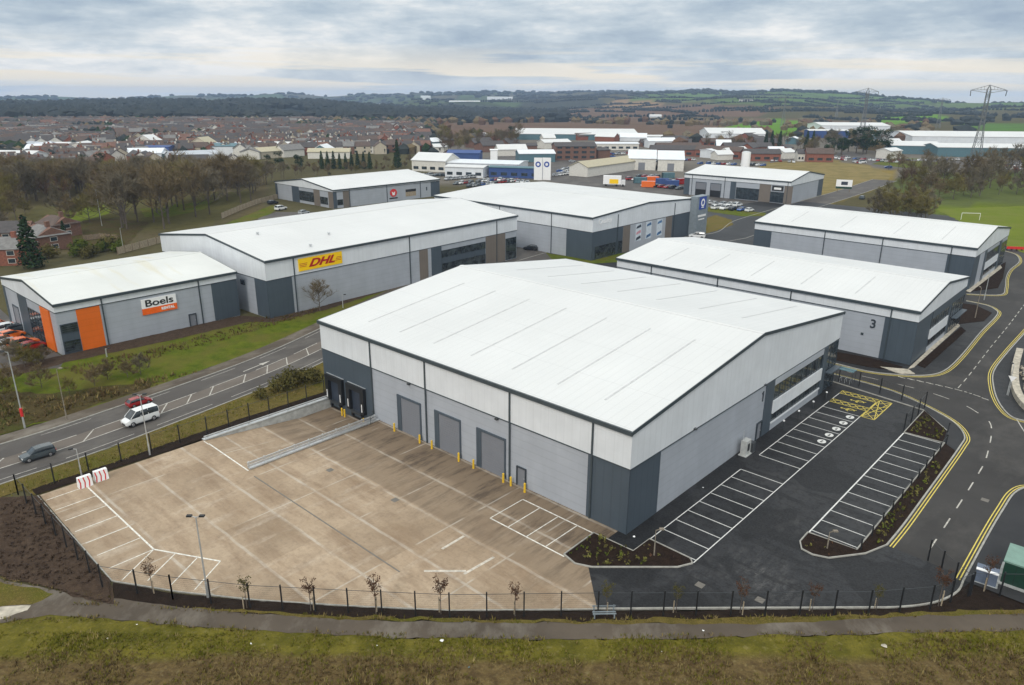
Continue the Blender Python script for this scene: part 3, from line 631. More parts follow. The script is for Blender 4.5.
sheet('garden_lawn',gp([(140,209),(185,203),(215,200),(205,209),(170,217),(145,217)]),.01,'grass_green')
# ================= WAREHOUSES =================
class Wh:
    def __init__(s,name,label,cat,x,y,th,L,W,e,r,zb,lo='clad_mid',up='clad_light',zbot=-.3,roof='roof_white',ov=.18,group=None,cap=True):
        s.root=empty(name,(x,y,0),R(th),label,cat,group); s.L,s.W,s.e,s.r,s.zb=L,W,e,r,zb
        h=W/2; t=.28; k=(r-e)/h
        def top(y): return e+k*min(y,W-y)
        mb=MB(); mb.prism([(0,zbot),(W,zbot),(W,e-t),(h,r-t),(0,e-t)],0,L,lo,'x'); mb.build('wall',s.root)
        if zb:
            d=.07
            mb=MB(); mb.box(-d,L+d,-d,0,zb,e-t); mb.box(-d,L+d,W,W+d,zb,e-t)
            pr=[(0,zb),(W,zb),(W,e-t),(h,r-t),(0,e-t)]
            mb.prism(pr,-d,0,up,'x'); mb.prism(pr,L,L+d,up,'x'); mb.m=[0]*len(mb.m); mb.mats=[up]; mb.build('upper_cladding',s.root)
            mb=MB(); mb.box(-.1,L+.1,-.11,-.07,zb-.1,zb+.02,'fascia');mb.box(L+.07,L+.11,-.11,W+.1,zb-.1,zb+.02,'fascia');mb.box(-.11,-.07,-.11,W+.1,zb-.1,zb+.02,'fascia'); mb.build('drip_flashing',s.root)
        mb=MB(); o=ov
        mb.prism([(-o,e-t-k*o),(h,r-t),(h,r),(-o,e-k*o)],-o,L+o,roof,'x'); mb.prism([(W+o,e-t-k*o),(h,r-t),(h,r),(W+o,e-k*o)],-o,L+o,roof,'x'); rf=mb.build('roof',s.root)
        if cap:
            mb=MB(); mb.prism([(h-.45,r-k*.45+.005),(h-.45,r-k*.45+.05),(h,r+.06),(h+.45,r-k*.45+.05),(h+.45,r-k*.45+.005)],-o-.02,L+o+.02,roof,'x'); mb.build('ridge_cap',rf)
        mb=MB(); mb.box(-o-.05,L+o+.05,-o-.20,-o,e-t-.18-k*o,e-.03-k*o,'fascia'); mb.build('gutter',s.root)
        mb=MB(); mb.box(-o-.05,L+o+.05,W+o,W+o+.2,e-t-.18-k*o,e-.03-k*o,'fascia'); mb.build('gutter',s.root)
        for xe in (-o-.07,L+o):
            mb=MB(); mb.prism([(-o,e-t-k*o-.08),(h,r-t-.08),(h,r+.03),(-o,e+.03-k*o)],xe,xe+.07,'fascia','x'); mb.prism([(W+o,e-t-k*o-.08),(h,r-t-.08),(h,r+.03),(W+o,e+.03-k*o)],xe,xe+.07,'fascia','x'); mb.build('verge_trim',s.root)
        s.k=k
    def pt(s,w,a,d,z):
        return {'F':(a,-d,z),'R':(s.L+d,a,z),'L':(-d,s.W-a,z),'B':(s.L-a,s.W+d,z)}[w]
    def bx(s,mb,w,a0,a1,z0,z1,d0,d1,mat):
        p=s.pt(w,a0,d0,z0);q=s.pt(w,a1,d1,z1)
        return mb.box(min(p[0],q[0]),max(p[0],q[0]),min(p[1],q[1]),max(p[1],q[1]),z0,z1,mat)
    def panel(s,name,w,a0,a1,z0,z1,mat,d1=.03,d0=0.,parent=None):
        mb=MB(); s.bx(mb,w,a0,a1,z0,z1,d0,d1,mat); return mb.build(name,parent or s.root)
    def pipe(s,w,a,z0=0,z1=None,up=True):
        z1=z1 or s.e-.4; mb=MB()
        s.bx(mb,w,a-.09,a+.09,z0,s.zb-.05,.035,.17,'fascia'); s.bx(mb,w,a-.09,a+.09,s.zb-.05,z1,.072,.20,'fascia'); mb.build('downpipe',s.root)
    def window(s,w,a0,a1,z0,z1,nv=4,nh=1,mat='glass_office',d=.05,frame='frame_dark'):
        f=MB(); fw=.09
        for (p0,p1,q0,q1) in ((a0,a1,z0,z0+fw),(a0,a1,z1-fw,z1),(a0,a0+fw,z0+fw,z1-fw),(a1-fw,a1,z0+fw,z1-fw)): s.bx(f,w,p0,p1,q0,q1,0,d+.05,frame)
        for k in range(1,nv): a=a0+(a1-a0)*k/nv; s.bx(f,w,a-.035,a+.035,z0+fw,z1-fw,d+.0,d+.04,frame)
        for k in range(1,nh+0): z=z0+(z1-z0)*k/nh; s.bx(f,w,a0+fw,a1-fw,z-.035,z+.035,d,d+.035,frame)
        fo=f.build('window',s.root); s.panel('glass',w,a0+fw,a1-fw,z0+fw,z1-fw,mat,d1=d,parent=fo); return fo
    def roller(s,w,a0,a1,z1,mat='door_grey',z0=0,left=.75):
        f=MB(); s.bx(f,w,a0-left,a0,z0,z1+.25,0,.12,'clad_dark'); s.bx(f,w,a1,a1+.2,z0,z1+.25,0,.12,'clad_dark'); s.bx(f,w,a0,a1,z1,z1+.25,0,.14,'clad_dark')
        fo=f.build('door_frame',s.root); d=MB(); n=int((z1-z0)/.28)
        for k in range(n): s.bx(d,w,a0,a1,z0+k*(z1-z0)/n,z0+(k+.86)*(z1-z0)/n,0,.05,mat)
        s.bx(d,w,a0,a1,z0,z1,0,.03,mat); d.build('roller_door',s.root)
    def door(s,w,a,z0=0,wd=1.1,h=2.15,mat='door_grey'):
        f=MB(); s.bx(f,w,a-wd/2-.13,a-wd/2,z0,z0+h+.13,0,.16,'frame_dark');s.bx(f,w,a+wd/2,a+wd/2+.13,z0,z0+h+.13,0,.16,'frame_dark');s.bx(f,w,a-wd/2,a+wd/2,z0+h,z0+h+.13,0,.16,'frame_dark')
        d=s.panel('door',w,a-wd/2,a+wd/2,z0,z0+h,mat,.05); f.build('door_frame',d); s.panel('handle',w,a+wd/2-.2,a+wd/2-.08,z0+1,z0+1.06,'galv',.12,.05,d)
    def rot(s,w):
        a={'F':0,'R':PI/2,'B':PI,'L':-PI/2}[w]; return Matrix.Rotation(a,4,'Z')@Matrix.Rotation(PI/2,4,'X')
    def text(s,txt,w,a,z,size,mat,d=.1,parent=None,name='lettering',**k):
        return text_mesh(txt,size,mat,name,parent or s.root,Vector(s.pt(w,a,d,z)),s.rot(w),**k)
    def vent(s,x,y,h=.5):
        z=s.e+s.k*min(y,s.W-y); mb=MB(); mb.tube((x,y,z-.05),(x,y,z+h),.22,.22,8,'galv'); mb.tube((x,y,z+h),(x,y,z+h+.12),.34,.30,8,'galv'); mb.build('roof_vent',s.root)
    def seams(s,xs,y0,y1,far=False):
        for x in xs:
            mb=MB(); za=s.e+s.k*y0;zb_=s.e+s.k*y1
            mb.add([(x-.10,y0,za+.006),(x+.10,y0,za+.006),(x+.10,y1,zb_+.006),(x-.10,y1,zb_+.006),(x-.10,y0,za+.035),(x+.10,y0,za+.035),(x+.10,y1,zb_+.035),(x-.10,y1,zb_+.035)],[(4,5,6,7),(0,1,5,4),(1,2,6,5),(2,3,7,6),(3,0,4,7)],'rooflight_line') if not far else mb.add([(x-.10,s.W-y0,za+.006),(x+.10,s.W-y0,za+.006),(x+.10,s.W-y1,zb_+.006),(x-.10,s.W-y1,zb_+.006),(x-.10,s.W-y0,za+.035),(x+.10,s.W-y0,za+.035),(x+.10,s.W-y1,zb_+.035),(x-.10,s.W-y1,zb_+.035)],[(4,5,6,7),(0,1,5,4),(1,2,6,5),(2,3,7,6),(3,0,4,7)],'rooflight_line')
            mb.build('roof_seam',s.root)
# ---- the large unit in front
w=Wh('warehouse','largest white roofed grey warehouse beside the concrete yard with three roller doors','warehouse',-25.8,94.5,-42.5,49.9,52.8,11,14.1,7.0,zbot=-1.6)
w.panel('corner_panel','F',-.03,10.9,-1.5,6.9,'clad_dark'); w.panel('corner_panel','F',45.1,49.93,0,6.9,'clad_dark'); w.panel('corner_panel','R',-.03,5.35,0,6.9,'clad_dark')
for a in (10.9,21.3,34.8,45.6): w.pipe('F',a)
for a in (16.6,23.5,30.5): w.roller('F',a,a+3.5,4.55)
w.door('F',36.5)
for a in (22.4-4.2,32.8): w.panel('wall_light','F',a,a+.35,6.75,6.95,'steel_dark',.35,.03)
for a in (11.5,28.2): w.panel('wall_light','R',a,a+.35,7.05,7.2,'steel_dark',.35,.075)
for a in (.75,5.55):   # dock shelters
    mb=MB(); w.bx(mb,'F',a,a+.75,-.05,3.6,.03,.5,'black'); w.bx(mb,'F',a+3.05,a+3.8,-.05,3.6,.03,.5,'black'); w.bx(mb,'F',a+.75,a+3.05,2.9,3.6,.03,.5,'black'); ds=mb.build('dock_shelter',w.root)
    w.panel('dock_door','F',a+.75,a+3.05,-.05,2.9,'picture_dark',.06,.03,ds); w.panel('marker','F',a+.3,a+.45,.3,1.4,'signal_white',.53,.5,ds); w.panel('marker','F',a+3.3,a+3.45,.3,1.4,'signal_white',.53,.5,ds)
    w.panel('dock_leveller','F',a+.9,a+2.9,-.35,-.1,'steel_dark',.5,.03,ds); w.panel('buffer','F',a+.7,a+1.0,-.95,-.2,'black',.35,.03,ds); w.panel('buffer','F',a+2.8,a+3.1,-.95,-.2,'black',.35,.03,ds)
    w.panel('head_trim','F',a-.05,a+3.85,3.6,3.68,'galv',.12,.03,ds)
    w.panel('dock_pit','F',a+.6,a+3.2,-1.3,-1.0,'black',.08,.03,ds)
# office strip on the gable
w.panel('column_panel','R',29.1,31.4,0,6.9,'clad_dark',.12); w.panel('column_panel','R',47.1,48.5,0,6.9,'clad_dark',.22)
w.panel('plinth','R',31.4,47.1,0,.95,'clad_mid_plain',.10); w.panel('sill','R',31.4,47.1,.95,1.15,'clad_light',.22); w.window('R',31.4,47.1,1.15,2.35,9); w.panel('spandrel_panel','R',31.4,47.1,2.35,4.05,'clad_light',.25)
w.window('R',31.4,47.1,4.05,6.1,9); w.panel('head_panel','R',31.4,47.1,6.1,6.9,'clad_mid_plain',.15)
w.window('R',48.6,52.7,0.1,6.8,3,4,mat='glass'); w.panel('entrance_canopy','R',48.6,52.6,2.9,3.05,'clad_dark',1.0,.1)
w.door('R',28.2); w.panel('number_one','R',28.3,28.55,4.9,6.2,'number_dark',.07)
w.panel('number_one','R',28.1,28.35,5.9,6.1,'number_dark',.06)
w.seams([6.5,12.9,19.3,25.7,32.1,38.5,44.5],3.2,20.6); w.seams([6.5,12.9,19.3,25.7,32.1,38.5,44.5],3.2,20.6,True)
# ---- unit 3
w=Wh('warehouse','long white roofed grey warehouse directly behind the largest one with a dark figure 3','warehouse',21.1,145.1,-42.3,55.5,30.6,8.8,10.6,6.95)
w.panel('corner_panel','F',50.8,55.53,0,6.85,'clad_dark'); w.panel('corner_panel','R',-.03,8.4,0,6.85,'clad_dark'); w.panel('corner_panel','R',19.5,30.6,0,6.85,'clad_dark')
for a in (8,22,35.6,51.6): w.pipe('F',a)
w.text('3','F',49.2,5.3,1.95,'number_dark',.02,name='number_sign',offset=.05); w.panel('wall_vent','F',47.6,48.0,3.2,3.6,'fascia',.05)
w.panel('plinth','R',8.4,19.5,0,.9,'clad_mid_plain',.1); w.window('R',8.4,19.5,.9,2.2,7); w.panel('spandrel_panel','R',8.4,19.5,2.2,3.9,'clad_light',.2); w.window('R',8.4,19.5,3.9,5.6,7); w.window('R',21.5,30.3,.1,5.6,5,3); w.panel('head_panel','R',8.4,19.5,5.6,6.85,'clad_dark',.12)
w.panel('entrance_canopy','R',22.3,30.0,2.7,2.85,'clad_dark',1.0,.1)
w.seams([9,18,27,36,45],2.6,12)
# ---- rear unit
w=Wh('warehouse','white roofed warehouse at right, farthest of the three along the access road','warehouse',62.1,188,-42.2,49.5,35.4,9.2,11.5,7.15)
w.panel('corner_panel','F',44.3,49.53,0,7.05,'clad_dark'); w.panel('corner_panel','F',-.03,4.5,0,7.05,'clad_dark'); w.panel('corner_panel','R',-.03,5.2,0,7.05,'clad_dark')
for a in (17.7,30.8,44.9): w.pipe('F',a)
w.panel('pale_panel','R',5.2,10,0,7.05,'clad_mid_plain',.05); w.panel('column_panel','R',10,12,0,7.05,'clad_dark',.15)
w.window('R',12,26,.9,2.3,8); w.panel('spandrel_panel','R',12,26,2.3,4,'clad_light',.2); w.window('R',12,26,4,6.2,8); w.panel('plinth','R',12,26,0,.9,'clad_mid_plain',.1); w.panel('column_panel','R',26,28,0,7.05,'clad_dark',.2); w.window('R',28,35,.1,6.2,4,3)
w.seams([8,20,32,42],3,14)
# ---- unit with picture banners
w=Wh('warehouse','square white roofed warehouse with tall picture banners and a blue square sign','warehouse',-23.2,221.8,-42.7,58.6,49.9,10.9,12.2,7.15)
w.panel('corner_panel','F',50.4,58.63,0,7.05,'clad_dark')
w.panel('corner_panel','R',-.03,13.3,0,7.05,'clad_dark'); w.panel('corner_panel','R',37.7,50,0,7.05,'clad_dark')
for a in (8,17.5,26.8,45.4): w.pipe('F',a)
for a in (10.7,38.6): w.pipe('R',a)
w.window('R',1.2,10.2,.2,3.4,6); w.window('R',11.2,13.2,.2,3.4,2)
w.panel('timber_panel','R',13.4,16.6,0,7.05,'clad_brown',.08); w.panel('grey_panel','R',16.6,34.2,0,7.05,'clad_mid_plain',.05); w.panel('timber_panel','R',34.2,37.6,0,7.05,'clad_brown',.08)
for a,c1,c2 in ((19.3,'picture_dark','pink'),(24.3,'picture_blue','picture_pale'),(29.7,'picture_blue','picture_pale')):
    b_=w.panel('banner','R',a,a+2.7,2.2,6.8,'picture_pale',.09,.05)
    mb=MB()
    for k in range(3):
        z=2.35+k*1.5; p=[w.pt('R',a+.15,.10,z+.1*k),w.pt('R',a+2.5,.10,z+.5),w.pt('R',a+2.3,.10,z+1.25),w.pt('R',a+.4,.10,z+.8)]
        mb.add(p,[(0,1,2,3)],c1 if k!=1 else c2)
    mb.build('banner_picture',b_)
w.text('Quality','R',5.2,9.4,1.7,'signal_white',.09,xs=1.15)
mb=MB(); mb.box(58.7,60.9,47.2,53.8,0,11.6,'sage_sign'); tw=tag(mb.build('sign_tower',None),'tall grey sign tower carrying a blue square with a white ring','sign tower'); tw.location=w.root.location; tw.rotation_euler=w.root.rotation_euler
mb=MB(); mb.box(60.9,60.98,48.4,52.4,7.8,11.4,'sign_blue'); sq=mb.build('sign_panel',tw)
mb=MB(); 
vs=[];n_=20
for r_ in (1.15,.62):
    for i in range(n_): vs.append((61.0,50.4+r_*math.cos(2*PI*i/n_),9.7+r_*math.sin(2*PI*i/n_)))
mb.add(vs,[(i,(i+1)%n_,(i+1)%n_+n_,i+n_) for i in range(n_)],'sign_white'); mb.box(60.99,61.01,49.6,51.2,8.2,8.45,'sign_white'); mb.build('emblem',sq,fix=False)
mb=MB(); mb.box(60.9,60.95,48.2,52.8,5.6,6.2,'signal_white');mb.box(60.9,60.95,48.6,52.0,4.7,5.0,'signal_white'); mb.build('sign_text_band',tw)
# ---- unit with the yellow sign
w=Wh('warehouse','white roofed grey warehouse with a yellow and red sign under its eave','warehouse',-44.9,130.8,49.5,70.7,40.5,11,13.4,7.2)
w.panel('corner_panel','F',-.03,5.3,0,7.1,'clad_dark'); w.panel('corner_panel','L',36.4,40.53,0,7.1,'clad_dark')
for a in (5.9,34.8,63.1): w.pipe('F',a)
s_=w.panel('sign','F',6.9,16.9,7.75,10.15,'sign_yellow',.22,.07)
w.text('DHL','F',12,8.95,2.0,'sign_red',.23,s_,shear=.45,offset=.07,xs=1.5)
mb=MB()
for k in range(3): z=8.55+k*.28; w.bx(mb,'F',7.1,8.6+.12*k,z,z+.1,.22,.235,'sign_red'); w.bx(mb,'F',15.3+.1*k,16.7,z,z+.1,.22,.235,'sign_red')
mb.build('emblem',s_)
for a0,a1 in ((37.6,40.1),(59.2,66.3)): w.panel('timber_panel','F',a0,a1,0,7.1,'clad_brown',.08)
w.panel('column_panel','F',41.2,44.3,0,7.1,'clad_dark',.1); w.window('F',44.4,59,4.3,6.0,9); w.panel('spandrel_panel','F',44.4,59,3.0,4.3,'clad_dark',.06); w.window('F',44.4,59,.5,3.0,9); w.window('F',66.5,70.5,.2,5.6,3,3)
w.panel('window','L',31.3,32.8,5.1,6.1,'glass',.06)
for x,y in ((20,8),(8,15),(12,3)): w.vent(x,y,.4)
# ---- hire shop unit
w=Wh('warehouse','smallest near warehouse at left with orange panels and a white sign','warehouse',-71.5,110.3,48.3,30.4,26.5,8.5,10.2,7.05,roof='roof_stained')
w.panel('orange_panel','F',2.95,6.5,0,6.95,'orange_panel'); w.panel('corner_panel','F',25.5,30.43,0,6.95,'clad_dark')
w.panel('panel','F',.3,2.9,0,5.0,'clad_dark',.03)
w.window('F',.4,2.85,3.5,4.9,1,4,d=.06); w.window('F',.4,2.85,.3,2.2,1,4,d=.06)
for a in (6.9,23.2): w.pipe('F',a)
w.door('F',21.4)
s_=w.panel('sign','F',13.0,18.9,4.9,6.5,'sign_white',.2,.03); s2=w.panel('sign_band','F',13.0,18.9,3.8,4.9,'sign_orange',.2,.03,s_)
w.text('Boels','F',15.95,5.68,1.62,'sign_black',.205,s_,offset=.03,xs=1.38); w.text('RENTAL','F',17.3,4.35,.62,'sign_white',.205,s_,offset=.03,xs=1.0)
w.panel('corner_panel','L',-.03,1.2,0,6.95,'clad_dark',.05)
w.panel('column_panel','L',8,12.6,0,6.95,'clad_dark',.06); w.window('L',12.8,20.0,.2,5.4,5,4,mat='glass'); w.panel('orange_panel','L',20,24,0,6.95,'orange_panel',.25); w.panel('grey_panel','L',3.0,8,0,6.95,'clad_mid_plain',.04); w.roller('L',4,7,4,left=.1)
# ---- unit with the red round emblem
w=Wh('warehouse','white roofed grey warehouse with a round red emblem, behind the yellow signed one','warehouse',-64.5,267.1,47.1,50.9,39.5,6.7,9.1,5.9)
for a in (7,24.1,40.7): w.pipe('F',a)
w.panel('corner_panel','F',46.2,50.93,0,5.8,'clad_dark'); w.panel('column_panel','F',-.03,1.5,0,5.8,'clad_dark'); w.window('F',1.6,4,1,3,2); w.panel('timber_panel','F',4.2,6.8,0,5.8,'clad_brown',.06)
mb=MB(); p=[w.pt('F',27.2+1.7*math.cos(q*PI/10),.09,3.2+1.5*math.sin(q*PI/10)) for q in range(20)]; mb.add(p,[tuple(range(20))],'red'); em=mb.build('emblem',w.root,fix=False)
mb=MB(); p=[w.pt('F',27.2+a,.12,3.0+z) for a,z in ((-.8,.7),(0,.2),(.8,.7),(.55,-.7),(-.55,-.7))]; mb.add(p,[(0,1,4),(1,2,3),(1,3,4)],'sign_white'); mb.build('emblem_mark',em,fix=False)
w.panel('sign_text_band','F',25.2,29.2,.9,1.4,'sign_black',.05)
s_=w.panel('sign','F',33.2,38.4,1.2,3.9,'timber_pale',.08); w.panel('sign_band','F',33.2,38.4,2.9,3.9,'sign_black',.1,.08,s_)
w.panel('number_sign','F',43.7,44.3,2.6,4.0,'number_dark',.05)
w.panel('corner_panel','L',-.03,1.5,0,5.8,'clad_dark',.05); w.panel('column_panel','L',12,17,0,5.8,'clad_dark',.06); w.window('L',17.2,27,1,4.6,6,2); w.panel('timber_panel','L',27,31,0,5.8,'clad_brown',.06); w.window('L',31.2,36,1,3.6,4); w.panel('corner_panel','L',36.5,39.5,0,5.8,'clad_brown',.06)
# ---- upper right unit
w=Wh('warehouse','white roofed warehouse with two open bays and a small car park in front','warehouse',71.6,312.5,-40.5,44.5,36,8.6,11.0,6.8)
w.panel('corner_panel','F',-.03,2.5,0,6.7,'clad_dark')
for a in (5.5,12): 
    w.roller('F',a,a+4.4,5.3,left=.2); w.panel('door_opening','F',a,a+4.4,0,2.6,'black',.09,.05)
w.panel('column_panel','F',20.5,22.8,0,6.7,'clad_dark',.08); w.window('F',23,32.5,.2,4.7,5,2,mat='glass'); w.panel('timber_panel','F',32.5,37,0,6.7,'clad_brown',.1); w.window('F',37,42.3,.2,4.2,3,2,mat='glass')
s_=w.panel('sign','F',37.5,41.9,4.6,6.5,'sign_black',.16,.02); w.panel('sign_text_band','F',38.3,41.1,5.1,5.9,'sign_white',.19,.16,s_); w.panel('timber_panel','F',42.3,45.5,0,6.7,'clad_brown',.1)
w.panel('corner_panel','R',30.5,36.03,0,6.7,'clad_dark')
for a in (3.6,18,43.5): w.pipe('F',a)
# white storage silo behind it
si=empty('silo',((738-512)/F_*350*1.0+1,352,0),0,'slender white cylindrical silo behind the two bay warehouse','silo')
mb=MB(); mb.tube((0,0,0),(0,0,14.3),2.0,2.0,20,'sign_white'); mb.build('tank',si,smooth=False); mb=MB(); mb.tube((0,0,14.3),(0,0,14.7),2.0,1.0,20,'galv'); mb.build('cap',si)
# ================= VEGETATION =================
def gen_bare(h,spread,twig,bark='bark',nl=8,dens=7,tw=.07,low=.28):
    tr=MB();cr=MB(); rnd=random
    def sliver(p,d,l,w_):
        d=d.normalized(); x=d.cross(Vector((rnd.uniform(-1,1),rnd.uniform(-1,1),rnd.uniform(-1,1)))).normalized()*w_/2
        cr.add([p-x,p+x,p+d*l+x*.3,p+d*l-x*.3],[(0,1,2,3)],twig)
    def br(p,d,l,r,lv):
        q=p+d*l*.5+Vector((rnd.uniform(-.06,.06),rnd.uniform(-.06,.06),0))*l; e=q+(d+Vector((rnd.uniform(-.25,.25),rnd.uniform(-.25,.25),.12))).normalized()*l*.5
        n=5 if lv<2 else 3; tgt=tr if lv<2 else cr; mt=bark if lv<2 else twig
        tgt.tube(p,q,r,r*.75,n,mt,False); tgt.tube(q,e,r*.75,r*.4,n,mt,False)
        if lv>=3:
            for _ in range(dens):
                t=rnd.random(); b0=p.lerp(e,t); dd=(d+Vector((rnd.gauss(0,.6),rnd.gauss(0,.6),rnd.gauss(.15,.45)))); sliver(b0,dd,l*rnd.uniform(.5,1.1),tw)
            return
        k=(nl,4,4)[lv-1] if lv else nl
        for i in range(4 if lv else nl):
            t=rnd.uniform(.35,1) ; b0=(p.lerp(q,t*2) if t<.5 else q.lerp(e,(t-.5)*2))
            a=rnd.uniform(0,2*PI); out=Vector((math.cos(a),math.sin(a),rnd.uniform(.15,.8)))
            br(b0,(d*.55+out*.8).normalized(),l*rnd.uniform(.5,.72),r*.45,lv+1)
    th=h*low; tr.tube((0,0,-.2),(0,0,th),h*.018,h*.014,7,bark,False); top=Vector((0,0,th))
    tr.tube(top,(0,0,h*.6),h*.014,h*.007,6,bark,False); 
    for i in range(nl):
        z=th*.8+(h*.45)*i/nl; a=i*2.4+rnd.uniform(-.4,.4); up=.35+.9*i/nl
        br(Vector((0,0,z)),Vector((math.cos(a)*spread,math.sin(a)*spread,up)).normalized(),h*(.40-.12*i/nl),h*.008,1)
    br(Vector((0,0,h*.58)),Vector((0,0,1)),h*.3,h*.006,1)
    return tr,cr
def leaf_cloud(mb,c,rx,ry,rz,n,s,mat,shell=.5):
    for _ in range(n):
        v=Vector((random.gauss(0,1),random.gauss(0,1),random.gauss(0,1))).normalized()*(shell+(1-shell)*random.random())
        p=Vector((c[0]+v.x*rx,c[1]+v.y*ry,c[2]+v.z*rz)); nrm=(v+Vector((random.uniform(-.6,.6),random.uniform(-.6,.6),random.uniform(-.2,.8)))).normalized()
        x=nrm.cross(Vector((random.random(),random.random(),random.random()))).normalized()*s*random.uniform(.5,1); y=nrm.cross(x).normalized()*s*random.uniform(.5,1)
        mb.add([p-x,p+y,p+x*.9+y*.2,p-y*.7],[(0,1,2,3)],mat)
def make_tree(kind,i,label='tree',cat='tree'):
    e=empty('tree')
    if kind=='bare':
        tr,cr=gen_bare(15,random.uniform(.55,.85),['twig_brown','twig_grey','twig_olive','twig_brown'][i%4],nl=10,dens=12,tw=.085)
        tr.build('trunk',e,False); cr.build('crown',e,False)
    elif kind=='spread':
        tr,cr=gen_bare(9,1.1,['twig_brown','twig_grey','twig_olive'][i%3],nl=10,dens=15,tw=.08,low=.14); tr.build('trunk',e,False); cr.build('crown',e,False)
    elif kind=='conifer':
        mb=MB(); mb.tube((0,0,-.2),(0,0,10.5),.2,.05,6,'bark',False); mb.build('trunk',e,False); mb=MB()
        for k in range(15):
            z=.8+k*.68; r=2.0*(1-k/15)**.75+.15; leaf_cloud(mb,(0,0,z),r,r,.6,int(26+60*r/2),.38,'needle',.55)
        mb.build('crown',e,False)
    elif kind=='pine':
        mb=MB(); mb.tube((0,0,-.2),(0,0,10),.28,.1,6,'bark',False); mb.build('trunk',e,False); mb=MB()
        for k in range(11):
            a=random.uniform(0,6.28); r=random.uniform(.5,3); leaf_cloud(mb,(r*math.cos(a),r*math.sin(a),random.uniform(4,11)),2,2,1.5,90,.42,'needle',.5)
        mb.build('crown',e,False)
    elif kind=='bush':
        mb=MB(); mb.tube((0,0,-.1),(0,0,1.2),.08,.04,5,'bark',False); mb.build('trunk',e,False); mb=MB()
        for k in range(7):
            a=random.uniform(0,6.28); r=random.uniform(.2,1.3); leaf_cloud(mb,(r*math.cos(a),r*math.sin(a),random.uniform(.7,1.7)),1,1,.85,90,.2,['leaf_green','leaf_olive'][i%2],.6)
        mb.build('crown',e,False)
    return e
PR={}; used={}
for kd,nv in (('bare',6),('spread',3),('conifer',2),('pine',2),('bush',2)):
    PR[kd]=[make_tree(kd,i) for i in range(nv)]
def plant(kind,x,y,label,group,sc_=1.,i=None,name=None,cat='tree',zs=1.):
    i=random.randrange(len(PR[kind])) if i is None else i%len(PR[kind]); p=PR[kind][i]; s=(sc_,sc_,sc_*zs); rz=random.uniform(0,6.28)
    if not used.get((kind,i)):
        used[(kind,i)]=1; o=p; o.location=(x,y,tz(x,y)); o.rotation_euler=(0,0,rz); o.scale=s
    else: o=copy_tree(p,(x,y,tz(x,y)),rz,s)
    tag(o,label,cat,group)
    if name: o.name=name
    return o
def rpoly(poly):
    us=[p[0] for p in poly];vs=[p[1] for p in poly]
    W_=[tuple(G(*p)[:2]) for p in poly]; x0,x1=min(p[0] for p in W_),max(p[0] for p in W_);y0,y1=min(p[1] for p in W_),max(p[1] for p in W_)
    while True:
        x=random.uniform(x0,x1);y=random.uniform(y0,y1)
        if inpoly(x,y,W_): return x,y
random.seed(11)
FOOT=[]   # building footprints to keep clear
for x,y,th,L,W in ((-25.8,94.5,-42.5,49.9,52.8),(21.1,145.1,-42.3,55.5,30.6),(62.1,188,-42.2,49.5,35.4),(-23.2,221.8,-42.7,58.6,49.9),(-44.9,130.8,49.5,70.7,40.5),(-71.5,110.3,48.3,30.4,26.5),(-64.5,267.1,47.1,50.9,39.5),(74.5,312,-40.5,45.5,41)):
    U=Vector((math.cos(R(th)),math.sin(R(th))));V=Vector((-U.y,U.x)); o_=Vector((x,y)); m_=4
    FOOT.append([tuple(o_-U*m_-V*m_),tuple(o_+U*(L+m_)-V*m_),tuple(o_+U*(L+m_)+V*(W+m_)),tuple(o_-U*m_+V*(W+m_))])
def clear(x,y): return not any(inpoly(x,y,f) for f in FOOT)
def forest(poly,n,kinds,label,group,s0,s1,mind=3.):
    pts=[];tries=0
    while len(pts)<n and tries<n*40:
        tries+=1; x,y=rpoly(poly)
        if not clear(x,y) or any((x-a)**2+(y-b)**2<mind**2 for a,b in pts): continue
        pts.append((x,y)); k=random.choice(kinds); sv=random.uniform(s0,s1); vb=px_of(x,y,0)[1]; u_=px_of(x,y,0)[0]
        if u_<440: sv=min(sv,max(.3,40*(1-((158 if vb>176 else 163)-92.5)/(vb-92.5))/{'bare':15,'spread':11,'conifer':11,'pine':11,'bush':3}[k]*random.uniform(.8,1.08)))
        plant(k,x,y,label,group,sv)
forest([(118,236),(150,233),(205,218),(235,206),(262,198),(262,190),(200,196),(150,208),(112,222)],34,['bare'],'tall bare winter tree in the belt behind the yellow signed warehouse','bare trees in the belt',.95,1.25,4)
forest([(0,213),(40,200),(105,193),(200,192),(265,186),(272,183),(180,184),(0,186)],92,['bare','bare','bare','spread'],'bare brown tree in the dense winter woodland at left','woodland trees at left',.7,1.0,5)
forest([(60,214),(100,210),(105,222),(66,228)],5,['spread'],'low spreading bare tree on the garden lawns at left','garden trees',.9,1.2,5)
forest([(0,240),(12,224),(30,214),(0,214)],7,['bare','spread'],'bare tree beside the gardens at the left edge','garden edge trees',.5,.8,5)
forest([(262,179),(262,170),(420,160),(430,168),(400,176),(330,180)],26,['bare','spread','bush'],'bare tree behind the roof with the round red emblem','trees behind the emblem warehouse',.5,.85,6)
for u in range(322,376,6): x,y=G(u,169)[:2]; plant('conifer',x,y,'dark conifer in the short clipped row beyond the emblem warehouse','conifer row',random.uniform(.75,.9))
x,y=G(397.5,168)[:2]; plant('conifer',x,y,'tall narrow dark conifer rising left of the white gabled showroom',None,1.35,zs=1.05)
x,y=G(33,268)[:2]; plant('conifer',x,y,'broad dark green conifer between the brick houses and the orange panelled warehouse',None,1.6,i=0,zs=.72)
x,y=G(66,244)[:2]; plant('conifer',x,y,'rounded dark conifer right of the slate roofed house',None,.62,i=1,zs=.95)
